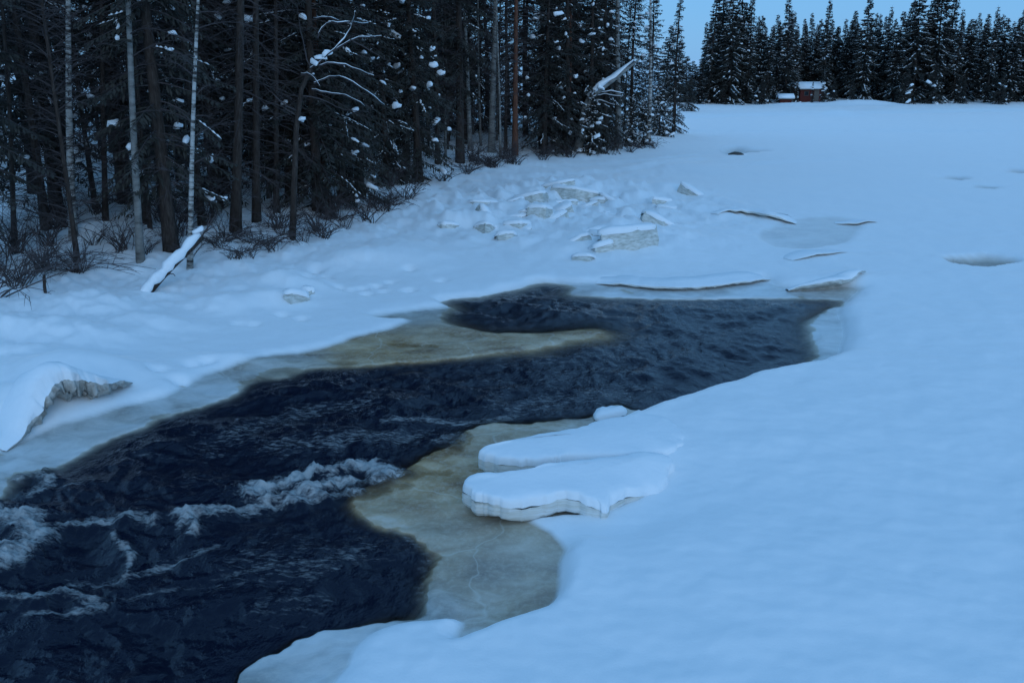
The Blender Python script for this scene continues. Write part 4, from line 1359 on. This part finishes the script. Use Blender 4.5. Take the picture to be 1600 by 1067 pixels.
def ledge(name, label, pts, height, back, under, mat_face, seed, cat="snow ledge", rough=.05, floor=0.0):
    """An overhanging lip of snow with a broken face and a hollow beneath; pts run along its foot from left to right as (px, py, scale)."""
    foot = spline([(*(gpg(x, y)[:2] if x < 300 else gp(x, y, .3 if y < 430 else .06)), s) for x, y, s in pts], False, 12)
    c = foot.mean(0)
    o_ = Vector((c[0], c[1], gz(c[0], c[1])))
    T_ = thing(name, o_, label, cat)
    n = len(foot)
    prof = [(back, -.12), (back * .75, .35), (back * .4, .85), (back * .15, 1.0), (.05, .98), (0.0, .84), (-.01, .68), (.03, .5), (under * .4, .36), (under, .22), (under * 1.1, -.2)]
    grid = []
    for i in range(n):
        a, b_2 = foot[max(i - 1, 0)], foot[min(i + 1, n - 1)]
        tg = Vector((b_2[0] - a[0], b_2[1] - a[1], 0)).normalized()
        inn = Vector((-tg.y, tg.x, 0))
        s = foot[i][2]
        row = []
        for k, (u, w) in enumerate(prof):
            x, y = foot[i][0] + inn.x * u * (.4 + .6 * s), foot[i][1] + inn.y * u * (.4 + .6 * s)
            g = gz(x, y) if k < 4 else gz(foot[i][0], foot[i][1])
            amp = rough * (1.0 if k >= 6 else .45 if k >= 4 else .10) * s
            j1 = float(fbm(x * 3.2 + k * .8, y * 3.2, 4, seed, .6))
            j2 = float(fbm(x * 3.6, y * 3.6 + k * .9, 4, seed + 4, .6))
            z = g + height * w * s + amp * j2
            if k == 0:
                z = g - .1
            p = Vector((x, y, z)) + inn * (amp * 1.5 * j1)
            row.append(p - o_)
        grid.append(row)

    def strip(lo, hi, mm, nm):
        mb = MB()
        m_ = hi - lo
        for r_ in grid:
            mb.v += r_[lo:hi]
        for i in range(n - 1):
            for k in range(m_ - 1):
                mb.face((i * m_ + k, (i + 1) * m_ + k, (i + 1) * m_ + k + 1, i * m_ + k + 1), 0, True)
        put(nm, mb.mesh(nm, [mm]), T_)
    strip(0, 6, m_snow, "snow_cap")
    strip(5, 11, mat_face, "ice_face")
    return T_


ledge("ice_ledge", "broken dirty ice ledge with dark hollows under a snow hummock by the water",
      [(10, 706, .03), (36, 692, .2), (54, 681, .5), (72, 668, .85), (92, 652, 1.15), (112, 645, 1.2), (128, 641, 1.1), (150, 636, .9), (172, 628, .7), (195, 612, .4), (208, 602, .1)], .55, 1.0, .4, m_dirtyice, 7, "ice ledge", .17)
ledge("snow_ledge", "curved snow lip with a dark gap alone on the far ice past the rubble", [(1122, 341, .1), (1145, 338, .7), (1172, 338, .9), (1198, 343, 1), (1225, 345, .8), (1245, 346, .1)], .20, 1.5, .6, m_slabside, 3, rough=.03)
ledge("snow_ledge", "thin straight snow lip on the far ice in line with the curved one", [(1305, 345, .1), (1330, 346, .8), (1355, 346, .8), (1372, 345, .1)], .12, 1.2, .5, m_slabside, 4, rough=.02)
ledge("snow_ledge", "thin slanting snow lip between the curved lip and the open water", [(1238, 403, .1), (1260, 400, .8), (1290, 396, .9), (1325, 392, .1)], .10, 1.0, .4, m_slabside, 5, rough=.02)
ledge("snow_ledge", "long low snow lip above the head of the open water", [(930, 443, .1), (965, 447, .7), (1010, 452, .8), (1060, 454, .9), (1110, 452, .9), (1155, 446, .9), (1190, 440, .7), (1204, 437, .1)], .15, 1.0, .4, m_slabside, 6, rough=.04)
ledge("ice_ledge", "stained yellow ice ledge at the far corner of the open water", [(1232, 455, .2), (1260, 455, .7), (1290, 455, 1), (1312, 454, 1.0), (1335, 449, .7), (1352, 440, .2)], .30, .7, .25, m_icebody, 8, "ice ledge", .05)

# lump of ice clinging to the snow edge beside the dark water
bl = block("ice_block", "rounded snow-topped ice lump in the water at the edge above the two slabs", 955, 652, .85, .28, .05, (-.12, .0), .55, 77, group="ice pieces by the water")
bl.location.z = .0

# dark stone showing through the far ice
b = gpg(1150, 242)
T_ = MB()
r_ = random.Random(4)
pts = [Vector((x * .9, 0, .12 + .16 * math.sin(3.14 * (i + .5) / 6))) for i, x in enumerate(np.linspace(-1, 1, 6))]
T_.tube(pts, [.12, .26, .33, .30, .22, .08], 9, 0, True, .14, r_)
tag(put("stone", T_.mesh("stone", [m_rock]), None, b - Vector((0, 0, .05)), (0, 0, 0), (.5, .5, .36)), "dark stone breaking through the ice far beyond the rubble", "stone")

# ------------------------------------------------------------------ cabin and shed on the far shore
def boxm(mb, x0, x1, y0, y1, z0, z1, m=0):
    k = len(mb.v)
    mb.v += [Vector((x, y, z)) for z in (z0, z1) for x, y in ((x0, y0), (x1, y0), (x1, y1), (x0, y1))]
    for f in ((3, 2, 1, 0), (4, 5, 6, 7), (0, 1, 5, 4), (1, 2, 6, 5), (2, 3, 7, 6), (3, 0, 4, 7)):
        mb.face(tuple(k + i for i in f), m)


def gable(mb, x0, x1, y0, y1, ze, zr, t, m=0, soft=False):
    """A pitched roof with its ridge along x and thickness t."""
    ym = (y0 + y1) / 2
    k = len(mb.v)
    for x in (x0, x1):
        mb.v += [Vector((x, y0, ze)), Vector((x, ym, zr)), Vector((x, y1, ze)), Vector((x, y1, ze + t)), Vector((x, ym, zr + t)), Vector((x, y0, ze + t))]
    for i in range(6):
        mb.face((k + i, k + (i + 1) % 6, k + 6 + (i + 1) % 6, k + 6 + i), m, soft)
    mb.face((k, k + 5, k + 4, k + 1), m); mb.face((k + 1, k + 4, k + 3, k + 2), m)
    mb.face((k + 6, k + 7, k + 10, k + 11), m); mb.face((k + 7, k + 8, k + 9, k + 10), m)


def part(name, mats, parent, fn):
    mb = MB()
    fn(mb)
    return put(name, mb.mesh(name, mats), parent)


def hut(name, label, px, y, W, D, Hw, Hr, snow_t, yaw, door=True):
    x = (px - 800) / F_PX * (y * math.cos(PITCH) + 1.5)
    T_ = thing(name, Vector((x, y, gz(x, y) - .1)), label, "cabin" if W > 2.5 else "shed", None, (0, 0, yaw))
    for sgn in (-1, 1):
        part("wall", [m_redwood], T_, lambda mb: boxm(mb, -W / 2, W / 2, sgn * D / 2 - .05, sgn * D / 2 + .05, 0, Hw))

        def gab(mb):
            xw = sgn * (W / 2 - .05)
            k = len(mb.v)
            mb.v += [Vector((xw + e, yy, zz)) for e in (-.05, .05) for yy, zz in ((-D / 2 + .05, 0), (D / 2 - .05, 0), (D / 2 - .05, Hw), (0, Hr - .03), (-D / 2 + .05, Hw))]
            mb.face((k, k + 1, k + 2, k + 3, k + 4)); mb.face((k + 9, k + 8, k + 7, k + 6, k + 5))
            for i in range(5):
                mb.face((k + i, k + 5 + i, k + 5 + (i + 1) % 5, k + (i + 1) % 5))
        part("gable_wall", [m_redwood], T_, gab)
    rf = part("roof", [m_plank], T_, lambda mb: gable(mb, -W / 2 - .3, W / 2 + .3, -D / 2 - .35, D / 2 + .35, Hw - .1, Hr, .08))
    part("snow_cap", [m_snow], rf, lambda mb: gable(mb, -W / 2 - .36, W / 2 + .36, -D / 2 - .42, D / 2 + .42, Hw - .01, Hr + .09, snow_t, 0, True))
    if door:
        dr = part("door", [m_plank], T_, lambda mb: boxm(mb, .3, 1.0, -D / 2 - .09, -D / 2 - .053, .1, 1.62))
        w_ = part("window", [m_trim], T_, lambda mb: boxm(mb, -1.1, -.45, -D / 2 - .09, -D / 2 - .053, .75, 1.35))
        part("pane", [m_pane], w_, lambda mb: boxm(mb, -1.03, -.52, -D / 2 - .10, -D / 2 - .092, .82, 1.28))
    for sx in (-1, 1):
        part("corner_board", [m_redwood], T_, lambda mb: boxm(mb, sx * W / 2 - .07, sx * W / 2 + .07, -D / 2 - .075, -D / 2 - .052, 0, Hw))
    return T_


hut("red_cabin", "dark red cabin with snow on its roof under the far spruces", 1257, 126.0, 3.1, 3.0, 1.6, 2.2, .14, R(14))
hut("red_shed", "tiny red shed under a thick cap of snow beside the cabin", 1226, 120.3, 1.2, 1.0, .75, .95, .26, R(-5), False)
